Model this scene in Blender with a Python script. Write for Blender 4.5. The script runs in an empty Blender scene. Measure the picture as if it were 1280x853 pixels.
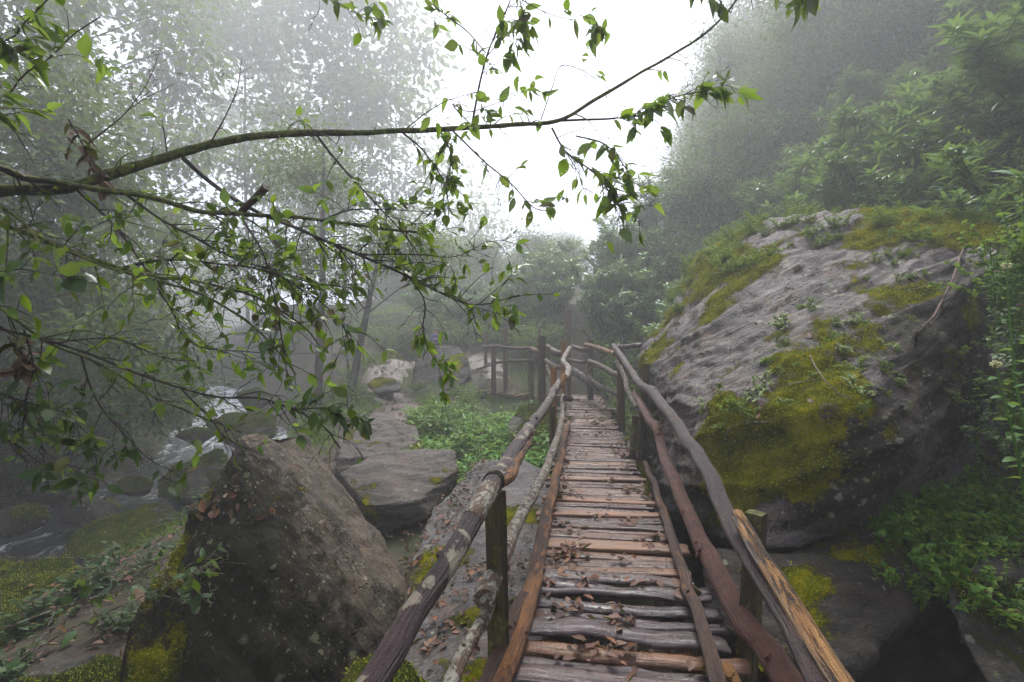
import bpy, bmesh, math, random
import numpy as np
from mathutils import Vector, Matrix

R = random.Random(11)
NR = np.random.default_rng(11)
scene = bpy.context.scene
COL = scene.collection
rad = math.radians

# ------------------------------------------------------------------ camera, sky, sun, exposure
CAM_H, FPX = 1.6, 640.0
cam_d = bpy.data.cameras.new("camera")
cam = bpy.data.objects.new("camera", cam_d)
COL.objects.link(cam)
cam.location = (0, 0, CAM_H)
cam.rotation_euler = (rad(90), 0, 0)
cam_d.sensor_width = 36
cam_d.lens = 18
cam_d.clip_start = 0.05
cam_d.clip_end = 2000
scene.camera = cam

SUN_EL, SUN_AZ = 60, 8
world = bpy.data.worlds.new("World")
scene.world = world
world.use_nodes = True
wn = world.node_tree.nodes
wl = world.node_tree.links
wn.clear()
sky = wn.new("ShaderNodeTexSky")
sky.sky_type = 'NISHITA'
sky.sun_disc = False
sky.sun_elevation = rad(SUN_EL)
sky.sun_rotation = rad(SUN_AZ)
sky.dust_density = 4
mixw = wn.new("ShaderNodeMix")
mixw.data_type = 'RGBA'
mixw.inputs[0].default_value = 0.86
wl.new(sky.outputs[0], mixw.inputs[6])
mixw.inputs[7].default_value = (5.75, 6.3, 7.9, 1)      # even white of an overcast sky
bg = wn.new("ShaderNodeBackground")
bg.inputs[1].default_value = 0.05
wo = wn.new("ShaderNodeOutputWorld")
wl.new(mixw.outputs[2], bg.inputs[0])
wl.new(bg.outputs[0], wo.inputs[0])

sun_d = bpy.data.lights.new("sun", 'SUN')
sun_d.energy = 1.5
sun_d.angle = rad(24)
sun_d.color = (1, 0.97, 0.92)
sun = bpy.data.objects.new("sun", sun_d)
COL.objects.link(sun)
sun.rotation_euler = (rad(90 - SUN_EL), 0, rad(180 - SUN_AZ))

vs = scene.view_settings
vs.view_transform = 'Standard'
vs.look = 'None'
vs.gamma = 1
vs.use_curve_mapping = False
vs.exposure = 2.25
cy = scene.cycles
cy.use_denoising = True
cy.max_bounces = 8
cy.diffuse_bounces = 3
cy.glossy_bounces = 2
cy.transmission_bounces = 4
cy.transparent_max_bounces = 8
cy.volume_bounces = 4
cy.caustics_reflective = False
cy.caustics_refractive = False
cy.sample_clamp_indirect = 6

FOG_DENSITY = 0.0076

# ------------------------------------------------------------------ maths helpers
def P(px, py, d):
    """a point seen at photo pixel (px,py) standing d metres away (photo 1280 wide)"""
    return np.array(((px - 640) / FPX * d, d, CAM_H + (426.5 - py) / FPX * d))

def hash3(i, j, k, s=0):
    h = (i * 374761393 + j * 668265263 + k * 2147483647 + s * 1274126177) & 0xFFFFFFFF
    h = ((h ^ (h >> 13)) * 1274126177) & 0xFFFFFFFF
    h = (h ^ (h >> 16)) & 0xFFFF
    return h / 32767.5 - 1.0

def vnoise(p, s=0):
    p = np.asarray(p, float)
    i = np.floor(p).astype(np.int64)
    f = p - i
    u = f * f * f * (f * (f * 6 - 15) + 10)
    r = 0
    for a in (0, 1):
        for b in (0, 1):
            for c in (0, 1):
                w = (u[:, 0] if a else 1 - u[:, 0]) * (u[:, 1] if b else 1 - u[:, 1]) * (u[:, 2] if c else 1 - u[:, 2])
                r = r + w * hash3(i[:, 0] + a, i[:, 1] + b, i[:, 2] + c, s)
    return r

def fbm(p, oct=4, s=0, gain=0.5):
    p = np.asarray(p, float)
    r, a = 0, 1.0
    for o in range(oct):
        r = r + a * vnoise(p * 2 ** o + o * 7.3, s + o)
        a *= gain
    return r

def unit(v):
    v = np.asarray(v, float)
    return v / np.maximum(np.linalg.norm(v, axis=-1, keepdims=True), 1e-9)

def rdir(n):
    return unit(NR.normal(size=(n, 3)))

def spline(pts, n):
    """Catmull-Rom through pts (k,m) resampled to n points"""
    p = np.asarray(pts, float)
    if len(p) == 2:
        t = np.linspace(0, 1, n)[:, None]
        return p[0] * (1 - t) + p[1] * t
    q = np.vstack((2 * p[0] - p[1], p, 2 * p[-1] - p[-2]))
    seg = np.linalg.norm(np.diff(p[:, :3], axis=0), axis=1)
    cum = np.concatenate(([0], np.cumsum(seg)))
    out = []
    for s in np.linspace(0, cum[-1], n):
        i = min(np.searchsorted(cum, s, side='right') - 1, len(p) - 2)
        t = (s - cum[i]) / max(seg[i], 1e-9)
        a, b, c, d = q[i], q[i + 1], q[i + 2], q[i + 3]
        out.append(0.5 * (2 * b + (c - a) * t + (2 * a - 5 * b + 4 * c - d) * t * t + (3 * b - a - 3 * c + d) * t ** 3))
    return np.array(out)

# ------------------------------------------------------------------ mesh helpers
class MB:
    """collects vertices and faces for ONE mesh object"""
    def __init__(s):
        s.v, s.f, s.n, s.a, s.pole = [], [], 0, [], False
    def add(s, V, F, A=None):
        V = np.asarray(V, float)
        s.v.append(V)
        s.a.append(V.copy() if A is None else A)
        s.f.append(np.asarray(F, np.int64) + s.n)
        s.n += len(V)
    def tube(s, path, r, seg=8, rough=0.0, cap=True, freq=6.0):
        path = np.asarray(path, float)
        k = len(path)
        r = np.broadcast_to(np.asarray(r, float), (k,))
        tan = unit(np.gradient(path, axis=0))
        ref = np.array((0, 0, 1.0)) if abs(tan[0][2]) < 0.9 else np.array((1.0, 0, 0))
        u = unit(np.cross(tan[0], ref))
        V = []
        an = np.linspace(0, 2 * math.pi, seg, endpoint=False)
        for i in range(k):
            u = unit(u - tan[i] * np.dot(u, tan[i]))
            w = np.cross(tan[i], u)
            V.append(path[i] + (np.cos(an)[:, None] * u + np.sin(an)[:, None] * w) * r[i])
        V = np.array(V)
        s.pole = True
        al = np.concatenate(([0], np.cumsum(np.linalg.norm(np.diff(path, axis=0), axis=1)))) + path[0][0] * 3.7
        A = np.stack((np.cos(an)[None] * r[:, None], np.sin(an)[None] * r[:, None], np.repeat(al[:, None], seg, 1)), -1).reshape(-1, 3)
        if rough:
            c = path[:, None, :]
            nz = fbm(V.reshape(-1, 3) * freq, 3, 5).reshape(k, seg, 1)
            V = c + (V - c) * (1 + rough * nz)
        V = V.reshape(-1, 3)
        i = np.arange(k - 1)[:, None] * seg
        j = np.arange(seg)[None, :]
        j2 = (j + 1) % seg
        F = np.stack((i + j, i + j2, i + seg + j2, i + seg + j), -1).reshape(-1, 4)
        s.add(V, F, A)
        if cap:
            for e, base in ((0, 0), (k - 1, (k - 1) * seg)):
                ring = V[base:base + seg]
                c = path[e]
                idx = np.arange(seg)
                T = np.stack((np.full(seg, seg), idx, (idx + 1) % seg), -1)
                if e == 0:
                    T = T[:, ::-1]
                s.add(np.vstack((ring, c)), T, np.vstack((A[base:base + seg], (0, 0, al[e]))))
    def leaves(s, T, pos, d, up, size):
        TV, TF = T
        pos, d, up = (np.asarray(a, float) for a in (pos, d, up))
        n = len(pos)
        if n == 0:
            return
        size = np.broadcast_to(np.asarray(size, float), (n,))
        x = unit(d)
        y = unit(np.cross(up, x))
        z = np.cross(x, y)
        V = pos[:, None, :] + size[:, None, None] * (TV[None, :, 0:1] * x[:, None] + TV[None, :, 1:2] * y[:, None] + TV[None, :, 2:3] * z[:, None])
        F = (np.arange(n)[:, None, None] * len(TV) + TF[None]).reshape(-1, TF.shape[1])
        s.add(V.reshape(-1, 3), F)
    def mesh(s, name, smooth=False):
        me = bpy.data.meshes.new(name)
        V = np.concatenate(s.v) if s.v else np.zeros((0, 3))
        lens = np.concatenate([np.full(len(f), f.shape[1]) for f in s.f])
        flat = np.concatenate([f.ravel() for f in s.f])
        me.vertices.add(len(V))
        me.vertices.foreach_set("co", V.ravel())
        me.loops.add(len(flat))
        me.loops.foreach_set("vertex_index", flat.astype(np.int32))
        me.polygons.add(len(lens))
        st = np.concatenate(([0], np.cumsum(lens)[:-1]))
        me.polygons.foreach_set("loop_start", st.astype(np.int32))
        if smooth:
            me.polygons.foreach_set("use_smooth", np.ones(len(lens), bool))
        if s.pole:
            at = me.attributes.new('pole', 'FLOAT_VECTOR', 'POINT')
            at.data.foreach_set('vector', np.concatenate(s.a).ravel())
        me.update(calc_edges=True)
        me.validate()
        return me
    def obj(s, name, mat, parent=None, smooth=False, loc=None):
        """links the mesh; with loc the vertices (given in world space) are made local to that point"""
        off = np.zeros(3) if loc is None else np.asarray(loc, float)
        if loc is not None:
            s.v = [v - off for v in s.v]
        o = bpy.data.objects.new(name, s.mesh(name, smooth))
        o.data.materials.append(mat)
        COL.objects.link(o)
        if parent is not None:
            o.parent = parent
        if loc is not None:
            o.location = off
        return o

def tag(o, label=None, cat=None, group=None, kind=None):
    for k, v in (('label', label), ('category', cat), ('group', group), ('kind', kind)):
        if v:
            o[k] = v
    return o

def empty(name, loc, label=None, cat=None, group=None, rz=0):
    o = bpy.data.objects.new(name, None)
    o.empty_display_size = 0.1
    o.location = loc
    o.rotation_euler = (0, 0, rz)
    COL.objects.link(o)
    return tag(o, label, cat, group)

def dup(root, loc, rz=0, sc=1.0, label=None, tilt=(0, 0)):
    r = root.copy()
    COL.objects.link(r)
    r.location = loc
    r.rotation_euler = (tilt[0], tilt[1], rz)
    r.scale = (sc, sc, sc)
    if label:
        r['label'] = label
    for ch in list(root.children):
        c = ch.copy()
        COL.objects.link(c)
        c.parent = r
    return r

# leaf templates -----------------------------------------------------
def t_ovate(w=0.27, fold=0.3, droop=0.18):
    t = [0, .1, .32, .58, .82, 1]
    hw = [0, .13, .27, .25, .12, 0]
    V = [(a, 0, -droop * a * a) for a in t]
    for sg in (1, -1):
        for a, h in list(zip(t, hw))[1:5]:
            h = h * w / .27
            V.append((a - .02, sg * h, -droop * a * a + fold * h + .015 * math.sin(a * 21)))
    F = []
    for b, fl in ((6, 0), (10, 1)):
        tr = [(0, 1, b), (4, 5, b + 3)]
        for i in range(3):
            tr += [(1 + i, 2 + i, b + i + 1), (1 + i, b + i + 1, b + i)]
        F += [t[::-1] if fl else t for t in tr]
    return np.array(V, float), np.array(F)
T_OV = t_ovate(.27, .16, .16)
T_OVS = [T_OV, t_ovate(.23, .3, .3), t_ovate(.29, .1, .05), t_ovate(.25, .22, -.12), t_ovate(.2, .55, .35)]
T_CURL = t_ovate(.18, 1.0, .5)
T_RH = (np.array([(0, 0, 0), (.45, .26, .08), (1, 0, -.12), (.45, -.26, .08)], float), np.array([(0, 2, 1), (0, 3, 2)]))
T_LA = (np.array([(0, 0, 0), (.33, .12, .02), (.33, -.12, .02), (.7, .09, -.07), (.7, -.09, -.07), (1, 0, -.22)], float),
        np.array([(0, 2, 1), (1, 2, 4), (1, 4, 3), (3, 4, 5)]))
T_BL = (np.array([(0, .03, 0), (0, -.03, 0), (.5, .022, -.02), (.5, -.022, -.02), (1, 0, -.25)], float),
        np.array([(0, 1, 3), (0, 3, 2), (2, 3, 4)]))

# ------------------------------------------------------------------ materials
class NT:
    def __init__(s, name):
        s.m = bpy.data.materials.new(name)
        s.m.use_nodes = True
        s.t = s.m.node_tree
        s.t.nodes.clear()
        s.out = s.t.nodes.new("ShaderNodeOutputMaterial")
    def n(s, typ, ins=None, **props):
        nd = s.t.nodes.new("ShaderNode" + typ)
        for k, v in props.items():
            setattr(nd, k, v)
        for k, v in (ins or {}).items():
            s.set(nd.inputs[k], v)
        return nd
    def set(s, sock, v):
        if isinstance(v, bpy.types.NodeSocket):
            s.t.links.new(v, sock)
        elif isinstance(v, (tuple, list)) and sock.type == 'RGBA' and len(v) == 3:
            sock.default_value = (*v, 1)
        else:
            sock.default_value = v
    def coord(s, which='Object'):
        return s.n("TexCoord").outputs[which]
    def noise(s, vec, scale, detail=4, rough=.55, dist=0):
        return s.n("TexNoise", {'Vector': vec, 'Scale': scale, 'Detail': detail, 'Roughness': rough, 'Distortion': dist}).outputs[0]
    def ramp(s, fac, stops):
        nd = s.n("ValToRGB", {0: fac})
        e = nd.color_ramp.elements
        while len(e) < len(stops):
            e.new(0.5)
        for el, (p, c) in zip(e, stops):
            el.position = p
            el.color = (*c, 1) if isinstance(c, (tuple, list)) else (c, c, c, 1)
        return nd.outputs[0]
    def mix(s, fac, a, b, blend='MIX'):
        nd = s.n("Mix", data_type='RGBA', blend_type=blend)
        s.set(nd.inputs[0], fac)
        s.set(nd.inputs[6], a)
        s.set(nd.inputs[7], b)
        return nd.outputs[2]
    def math(s, op, a, b=0.0, c=0.0, clamp=False):
        nd = s.n("Math", operation=op, use_clamp=clamp)
        for i, v in enumerate((a, b, c)):
            s.set(nd.inputs[i], v)
        return nd.outputs[0]
    def mrange(s, v, a, b, c=0.0, d=1.0):
        return s.n("MapRange", {0: v, 1: a, 2: b, 3: c, 4: d}).outputs[0]
    def vec(s, v, loc=(0, 0, 0), rot=(0, 0, 0), sc=(1, 1, 1)):
        return s.n("Mapping", {0: v, 1: loc, 2: rot, 3: sc}).outputs[0]
    def bump(s, h, dist=.02, strength=1.0, normal=None):
        i = {'Height': h, 'Distance': dist, 'Strength': strength}
        if normal is not None:
            i['Normal'] = normal
        return s.n("Bump", i).outputs[0]
    def bsdf(s, col, rough=.6, normal=None, spec=.5):
        i = {'Base Color': col, 'Roughness': rough, 'Specular IOR Level': spec}
        if normal is not None:
            i['Normal'] = normal
        return s.n("BsdfPrincipled", i).outputs[0]
    def done(s, surf):
        s.t.links.new(surf, s.out.inputs[0])
        return s.m

def m_leaf(name, cols, brown=0.0, rough=.35, trans=.35, spots=False, spec=.5, holes=False, back=.45):
    t = NT(name)
    isl = t.n("NewGeometry").outputs['Random Per Island']
    k = len(cols)
    stops = [(i / max(k - 1, 1) * (1 - brown), c) for i, c in enumerate(cols)]
    if brown:
        stops += [(1 - brown + .01, (.13, .07, .03)), (1.0, (.05, .022, .018))]
    c = t.ramp(isl, stops)
    geo = t.n("NewGeometry").outputs['Backfacing']
    c = t.mix(t.math('MULTIPLY', geo, back), c, (.16, .2, .12))
    if spots:
        nz = t.noise(t.coord(), 38, 3, .6)
        c = t.mix(t.mrange(nz, .66, .72), c, (.06, .035, .015))
        c = t.mix(.6, c, t.ramp(t.noise(t.coord(), 9, 2), [(.3, .35), (.7, 1.0)]), 'MULTIPLY')
    a = t.bsdf(c, rough, None, spec)
    b = t.n("BsdfTranslucent", {0: t.mix(.5, c, (.3, .45, .02), 'MIX')}).outputs[0]
    sh = t.n("MixShader", {0: trans, 1: a, 2: b}).outputs[0]
    if holes:
        hz = t.noise(t.coord(), 55, 1, .5)
        sh = t.n("MixShader", {0: t.math('GREATER_THAN', hz, .735), 1: sh, 2: t.n("BsdfTransparent").outputs[0]}).outputs[0]
    return t.done(sh)

def m_rock(name, dark, light, strata_rot=(0, 0, 0), strata=1.0, lichen=.3, wet=.42, mosscol=((.03, .036, .004), (.16, .16, .005), (.36, .3, .01)), dark_patches=()):
    t = NT(name)
    pos = t.n("NewGeometry").outputs['Position']
    rot = t.vec(pos, rot=strata_rot)
    wn_ = t.n("TexNoise", {'Vector': pos, 'Scale': 1.4, 'Detail': 5, 'Roughness': .65}).outputs[1]
    def warped(v, k):
        return t.n("VectorMath", {0: v, 1: t.n("VectorMath", {0: wn_, 3: k}, operation='SCALE').outputs[0]}, operation='ADD').outputs[0]
    st = t.noise(warped(t.vec(rot, sc=(1.3, 1.3, 7)), 1.6), 1.7, 8, .7)
    st2 = t.noise(warped(t.vec(rot, sc=(2, 2, 22)), 2.5), 2.0, 6, .7)
    big = t.noise(pos, 1.1, 6, .65, .6)
    mid = t.noise(pos, 6.5, 7, .7, .3)
    fine = t.noise(pos, 42, 6, .72)
    c = t.ramp(t.math('ADD', t.math('MULTIPLY', st, .6), t.math('MULTIPLY', mid, .4)), [(.34, dark), (.5, tuple((a + b) / 2 for a, b in zip(dark, light))), (.66, light)])
    c = t.mix(.75, c, t.ramp(big, [(.34, .3), (.5, .8), (.66, 1.2)]), 'MULTIPLY')
    c = t.mix(.7 * min(1, strata), c, t.ramp(st2, [(.36, .3), (.5, .9), (.66, 1.3)]), 'MULTIPLY')
    c = t.mix(t.math('MULTIPLY', t.mrange(t.noise(warped(t.vec(rot, sc=(.7, .7, 16)), 1.2), 1.6, 4, .6), .62, .68), .75 * min(1, strata)), c, (.012, .01, .009))
    c = t.mix(.8, c, t.ramp(fine, [(.34, .3), (.5, .85), (.66, 1.45)]), 'MULTIPLY')
    c = t.mix(t.math('MULTIPLY', t.mrange(t.noise(pos, 2.7, 5, .7), .52, .66), .55), c, tuple(q * f for q, f in zip(light, (.62, .42, .28))))
    # cracks
    ce = t.n("TexVoronoi", {'Vector': warped(t.vec(rot, sc=(.5, .5, 1.5)), .9), 'Scale': 1.5}, feature='DISTANCE_TO_EDGE').outputs['Distance']
    crack = t.math('MULTIPLY', t.mrange(ce, .018, .0), t.mrange(mid, .45, .55))
    c = t.mix(t.math('MULTIPLY', crack, .8), c, (.01, .008, .007))
    # dark patches round given centres, with a ragged edge
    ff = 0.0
    for c0, rr, amt in dark_patches:
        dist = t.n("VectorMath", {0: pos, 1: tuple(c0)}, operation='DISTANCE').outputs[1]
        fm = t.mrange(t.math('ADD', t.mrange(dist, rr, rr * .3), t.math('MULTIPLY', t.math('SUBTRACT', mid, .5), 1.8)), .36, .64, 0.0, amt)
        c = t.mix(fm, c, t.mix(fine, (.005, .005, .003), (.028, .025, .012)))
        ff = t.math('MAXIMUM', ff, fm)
    # pale lichen crusts of several sizes
    jit = t.n("VectorMath", {0: pos, 1: t.n("VectorMath", {0: t.n("TexNoise", {'Vector': pos, 'Scale': 26.0, 'Detail': 4, 'Roughness': .7}).outputs[1], 3: .07}, operation='SCALE').outputs[0]}, operation='ADD').outputs[0]
    for sc_, dens in ((9.0, .5), (23.0, .8)):
        vo = t.n("TexVoronoi", {'Vector': jit, 'Scale': sc_})
        sep = t.n("SeparateColor", {0: vo.outputs['Color']})
        lm = t.math('MULTIPLY', t.mrange(t.math('SUBTRACT', vo.outputs['Distance'], t.math('MULTIPLY', sep.outputs[0], .34)), .03, -.02),
                    t.math('MULTIPLY', t.math('LESS_THAN', sep.outputs[1], lichen * dens), t.mrange(t.noise(pos, 1.9, 3), .38, .54)))
        c = t.mix(t.math('MULTIPLY', lm, .8), c, t.mix(sep.outputs[2], (.17, .18, .07), (.26, .26, .2)))
    # moss where it grows (per-point amount), ragged at the edge
    ma = t.n("Attribute", attribute_name='moss').outputs['Fac']
    mm = t.mrange(t.math('ADD', ma, t.math('ADD', t.math('MULTIPLY', t.math('SUBTRACT', mid, .5), .9), t.math('MULTIPLY', t.math('SUBTRACT', fine, .5), .5))), .42, .58)
    mc = t.ramp(t.math('ADD', t.math('MULTIPLY', t.noise(pos, 3.5, 5, .65), .6), t.math('MULTIPLY', fine, .4)), [(.36, mosscol[0]), (.5, mosscol[1]), (.64, mosscol[2])])
    c = t.mix(t.math('MULTIPLY', mm, .96), c, mc)
    mb_ = t.noise(pos, 95, 3, .7)
    h = t.math('ADD', t.math('MULTIPLY', st, .8 * strata), t.math('ADD', t.math('MULTIPLY', st2, .7 * strata), t.math('ADD', t.math('MULTIPLY', fine, .35), t.math('MULTIPLY', mid, .7))))
    h = t.math('SUBTRACT', h, t.math('MULTIPLY', crack, .6))
    h = t.math('ADD', h, t.math('MULTIPLY', mm, t.math('ADD', .4, t.math('MULTIPLY', mb_, 1.1))))
    ro = t.mix(mm, t.ramp(mid, [(.35, wet), (.65, wet + .35)]), (1.0, 1.0, 1.0))
    spec = t.math('SUBTRACT', .32, t.math('MAXIMUM', t.math('MULTIPLY', mm, .32), t.math('MULTIPLY', ff, .24)))
    return t.done(t.bsdf(c, ro, t.bump(h, .06, 1.0), spec))

def m_bark(name, base, second, patch, patch_amt=.2, rough=.4, stretch=(1, 1, .3), scale=9, moss=0.0, white=0.0, rings=0.0):
    """bark in the pole's own straightened coordinates: fibres run along the pole, lichen rings run round it"""
    t = NT(name)
    pos = t.n("NewGeometry").outputs['Position']
    pc = t.n("Attribute", attribute_name='pole').outputs['Vector']
    rnd = t.n("ObjectInfo").outputs['Random']
    pc = t.n("VectorMath", {0: pc, 1: t.n("CombineXYZ", {2: t.math('MULTIPLY', rnd, 40.0)}).outputs[0]}, operation='ADD').outputs[0]
    v = t.vec(pc, sc=stretch)
    a = t.noise(v, scale, 7, .68, .5)
    fib = t.noise(t.vec(pc, sc=(1, 1, .07)), 95, 4, .65, .3)
    c = t.ramp(a, [(.34, base), (.6, second)])
    c = t.mix(.7, c, t.ramp(fib, [(.32, .3), (.52, .85), (.7, 1.35)]), 'MULTIPLY')
    b = t.noise(v, scale * .55, 6, .7, 1.0)
    pf = t.mrange(t.math('ADD', b, t.math('MULTIPLY', t.math('SUBTRACT', fib, .5), .22)), 1 - patch_amt - .3, 1 - patch_amt - .25)
    c = t.mix(pf, c, t.mix(fib, tuple(q * .45 for q in patch), tuple(q * 1.25 for q in patch)))
    if rings:
        w = t.noise(t.vec(pc, sc=(1, 1, 1.0)), 7.5, 4, .6, .8)
        w = t.math('ADD', w, t.math('MULTIPLY', t.noise(pc, 60, 3, .6), .12))
        c = t.mix(t.math('MULTIPLY', t.mrange(w, .74 - rings, .78 - rings), .85), c, t.mix(fib, (.2, .16, .11), (.4, .35, .25)))
    if white:
        w = t.noise(pc, 22, 6, .75, .6)
        c = t.mix(t.mrange(w, .72 - white * .35, .77 - white * .35), c, t.mix(fib, (.2, .19, .15), (.4, .38, .31)))
    if moss:
        w = t.noise(pos, 5, 6, .75)
        up = t.n("SeparateXYZ", {0: t.n("NewGeometry").outputs['Normal']}).outputs[2]
        w = t.math('ADD', w, t.math('MULTIPLY', up, .08))
        c = t.mix(t.mrange(w, .66 - moss * .4, .74 - moss * .4), c, t.ramp(t.noise(pos, 40, 4), [(.35, (.03, .04, .006)), (.65, (.15, .16, .025))]))
    fine = t.noise(pc, 130, 4, .7)
    h = t.math('ADD', t.math('ADD', t.math('MULTIPLY', a, .8), t.math('MULTIPLY', fib, .9)), t.math('SUBTRACT', t.math('MULTIPLY', fine, .35), t.math('MULTIPLY', pf, .4)))
    return t.done(t.bsdf(c, t.ramp(fine, [(.35, rough), (.65, min(1, rough + .35))]), t.bump(h, .022, 1.0), .42))

def m_plank(name, cols, rough=.2):
    t = NT(name)
    oc = t.coord()
    rnd = t.n("ObjectInfo").outputs['Random']
    v = t.n("VectorMath", {0: t.vec(oc, sc=(1.2, 14, 14)), 1: t.n("CombineXYZ", {0: t.math('MULTIPLY', rnd, 91.0), 1: t.math('MULTIPLY', rnd, 37.0)}).outputs[0]}, operation='ADD').outputs[0]
    g = t.noise(v, 2.4, 6, .65, .5)
    k = len(cols)
    basec = t.ramp(rnd, [(i / (k - 1), c) for i, c in enumerate(cols)])
    c = t.mix(.75, basec, t.ramp(g, [(.28, .25), (.5, .8), (.72, 1.5)]), 'MULTIPLY')
    blotch = t.noise(t.n("VectorMath", {0: oc, 1: t.n("CombineXYZ", {0: t.math('MULTIPLY', rnd, 17.0)}).outputs[0]}, operation='ADD').outputs[0], 4, 4, .6)
    c = t.mix(.6, c, t.ramp(blotch, [(.35, .5), (.62, 1.1)]), 'MULTIPLY')
    saw = t.noise(t.vec(oc, sc=(60, 2, 2)), 2.0, 2, .5)
    h = t.math('ADD', g, t.math('MULTIPLY', saw, .15))
    return t.done(t.bsdf(c, t.ramp(blotch, [(.4, rough), (.65, rough + .28)]), t.bump(h, .014, .9), .4))

def m_ground(name):
    t = NT(name)
    pos = t.n("NewGeometry").outputs['Position']
    a = t.noise(pos, .5, 6, .6)
    b = t.noise(pos, 6, 6, .65)
    f = t.noise(pos, 45, 4, .7)
    c = t.ramp(b, [(.3, (.02, .014, .01)), (.5, (.05, .036, .024)), (.7, (.1, .07, .05))])
    gcol = t.ramp(f, [(.3, (.01, .016, .004)), (.6, (.03, .042, .009)), (.75, (.07, .075, .015))])
    c = t.mix(t.mrange(t.math('ADD', a, t.math('MULTIPLY', t.math('ADD', b, f), .3)), .78, .9), c, gcol)
    h = t.math('ADD', b, t.math('MULTIPLY', f, .5))
    return t.done(t.bsdf(c, .8, t.bump(h, .06, 1.0), .3))

M = {}
M['ground'] = m_ground("ground_soil")
M['fgleaf'] = m_leaf("alder_leaf", [(.04, .1, .005), (.075, .17, .007), (.12, .23, .01), (.2, .29, .025)], .21, .25, .55, True, .6, True)
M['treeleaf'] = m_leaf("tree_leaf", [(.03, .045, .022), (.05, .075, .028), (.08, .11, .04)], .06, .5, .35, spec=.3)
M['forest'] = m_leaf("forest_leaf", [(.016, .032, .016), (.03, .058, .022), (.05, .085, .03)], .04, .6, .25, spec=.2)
M['lance'] = m_leaf("lance_leaf", [(.028, .1, .045), (.05, .15, .06), (.085, .2, .08), (.14, .25, .09)], .02, .4, .3)
M['weed'] = m_leaf("weed_leaf", [(.03, .12, .004), (.055, .18, .006), (.1, .24, .01), (.18, .28, .018)], .01, .5, .45, spec=.25)
M['under'] = m_leaf("undergrowth_leaf", [(.03, .09, .008), (.06, .15, .01), (.11, .21, .015), (.2, .24, .02)], .05, .5, .35, spec=.3)
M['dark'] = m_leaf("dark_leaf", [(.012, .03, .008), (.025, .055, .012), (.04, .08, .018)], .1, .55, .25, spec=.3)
M['creeper'] = m_leaf("creeper_leaf", [(.05, .11, .012), (.1, .18, .02), (.17, .23, .03), (.24, .25, .04)], .06, .45, .35)
M['shade'] = m_leaf("shade_leaf", [(.02, .06, .01), (.035, .095, .012), (.06, .14, .02), (.09, .17, .03)], .04, .5, .35, spec=.3)
M['herb'] = m_leaf("herb_leaf", [(.05, .12, .02), (.08, .18, .03), (.12, .22, .05)], .0, .35, .4)
M['litter'] = m_leaf("dead_leaf", [(.03, .015, .011), (.065, .03, .02), (.1, .048, .03), (.13, .08, .06), (.17, .07, .03)], .0, .6, .08, spec=.2, back=0.0)
M['grass'] = m_leaf("grass_blade", [(.05, .13, .006), (.09, .2, .01), (.16, .24, .02)], .03, .5, .4, spec=.25)
M['bark_moss'] = m_bark("mossy_bark", (.02, .016, .012), (.08, .07, .05), (.16, .14, .11), .1, .6, moss=.68)
M['bark_twig'] = m_bark("twig_bark", (.02, .013, .01), (.055, .035, .028), (.12, .11, .08), .1, .5, moss=.12)
M['bark_tree'] = m_bark("tree_bark", (.05, .045, .035), (.13, .12, .1), (.2, .2, .16), .15, .7, moss=.2)
M['bark_purple'] = m_bark("purple_bark", (.02, .011, .011), (.06, .032, .032), (.24, .11, .05), .05, .24, rings=.125)
M['bark_wet'] = m_bark("wet_dark_bark", (.018, .01, .01), (.06, .03, .03), (.22, .1, .045), .09, .2)
M['bark_red'] = m_bark("red_bark", (.045, .016, .01), (.13, .045, .026), (.3, .13, .04), .07, .34, (1, 1, .8), 14)
M['bark_brown'] = m_bark("brown_bark", (.03, .016, .011), (.085, .042, .025), (.22, .1, .035), .1, .28)
M['bark_orange'] = m_bark("peeled_orange", (.1, .038, .014), (.27, .115, .035), (.045, .02, .013), .2, .26, (1, 1, .2), 16)
M['bark_peeled'] = m_bark("peeled_pole", (.22, .095, .026), (.4, .21, .07), (.03, .015, .01), .185, .18, (1, 1, .15), 22)
M['bark_lichen'] = m_bark("lichen_bark", (.05, .026, .018), (.14, .085, .05), (.3, .26, .19), .12, .45, white=.62)
M['post_moss'] = m_bark("mossy_post", (.03, .025, .01), (.09, .07, .026), (.14, .11, .05), .1, .6, (1, 1, .15), 12, moss=.3)
M['post_wood'] = m_bark("post_wood", (.06, .035, .022), (.15, .095, .06), (.2, .13, .08), .08, .55, (1, 1, .15), 12)
M['post_orange'] = m_bark("orange_post", (.16, .065, .015), (.32, .15, .035), (.1, .05, .02), .08, .5, (1, 1, .15), 12)
M['cut'] = m_bark("cut_wood", (.28, .14, .05), (.42, .25, .1), (.14, .08, .04), .15, .5)
M['twine'] = m_bark("dark_twine", (.01, .008, .008), (.03, .022, .02), (.05, .04, .03), .1, .6)
M['plank'] = m_plank("wet_plank", [(.06, .03, .024), (.115, .068, .05), (.1, .045, .024), (.06, .038, .033), (.15, .07, .032), (.085, .052, .041)])
M['log'] = m_plank("wet_split_log", [(.032, .018, .02), (.06, .036, .036), (.05, .032, .034), (.085, .056, .05)], .15)
M['saw'] = m_plank("sawn_board", [(.2, .09, .045), (.24, .125, .06), (.18, .1, .06)], .4)

# ------------------------------------------------------------------ terrain
def stream_x(Y):
    return np.interp(Y, [-10, 0, 8, 12, 17, 26, 45, 90], [-8.6, -8.8, -9.2, -8.9, -9.8, -14.5, -26, -52])
def stream_z(Y):
    return np.interp(Y, [-10, 12, 16, 26, 45, 90], [-2.9, -2.2, -2.0, -1.45, -.75, 0.6])
def sstep(a, b, x):
    t = np.clip((x - a) / (b - a), 0, 1)
    return t * t * (3 - 2 * t)

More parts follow.
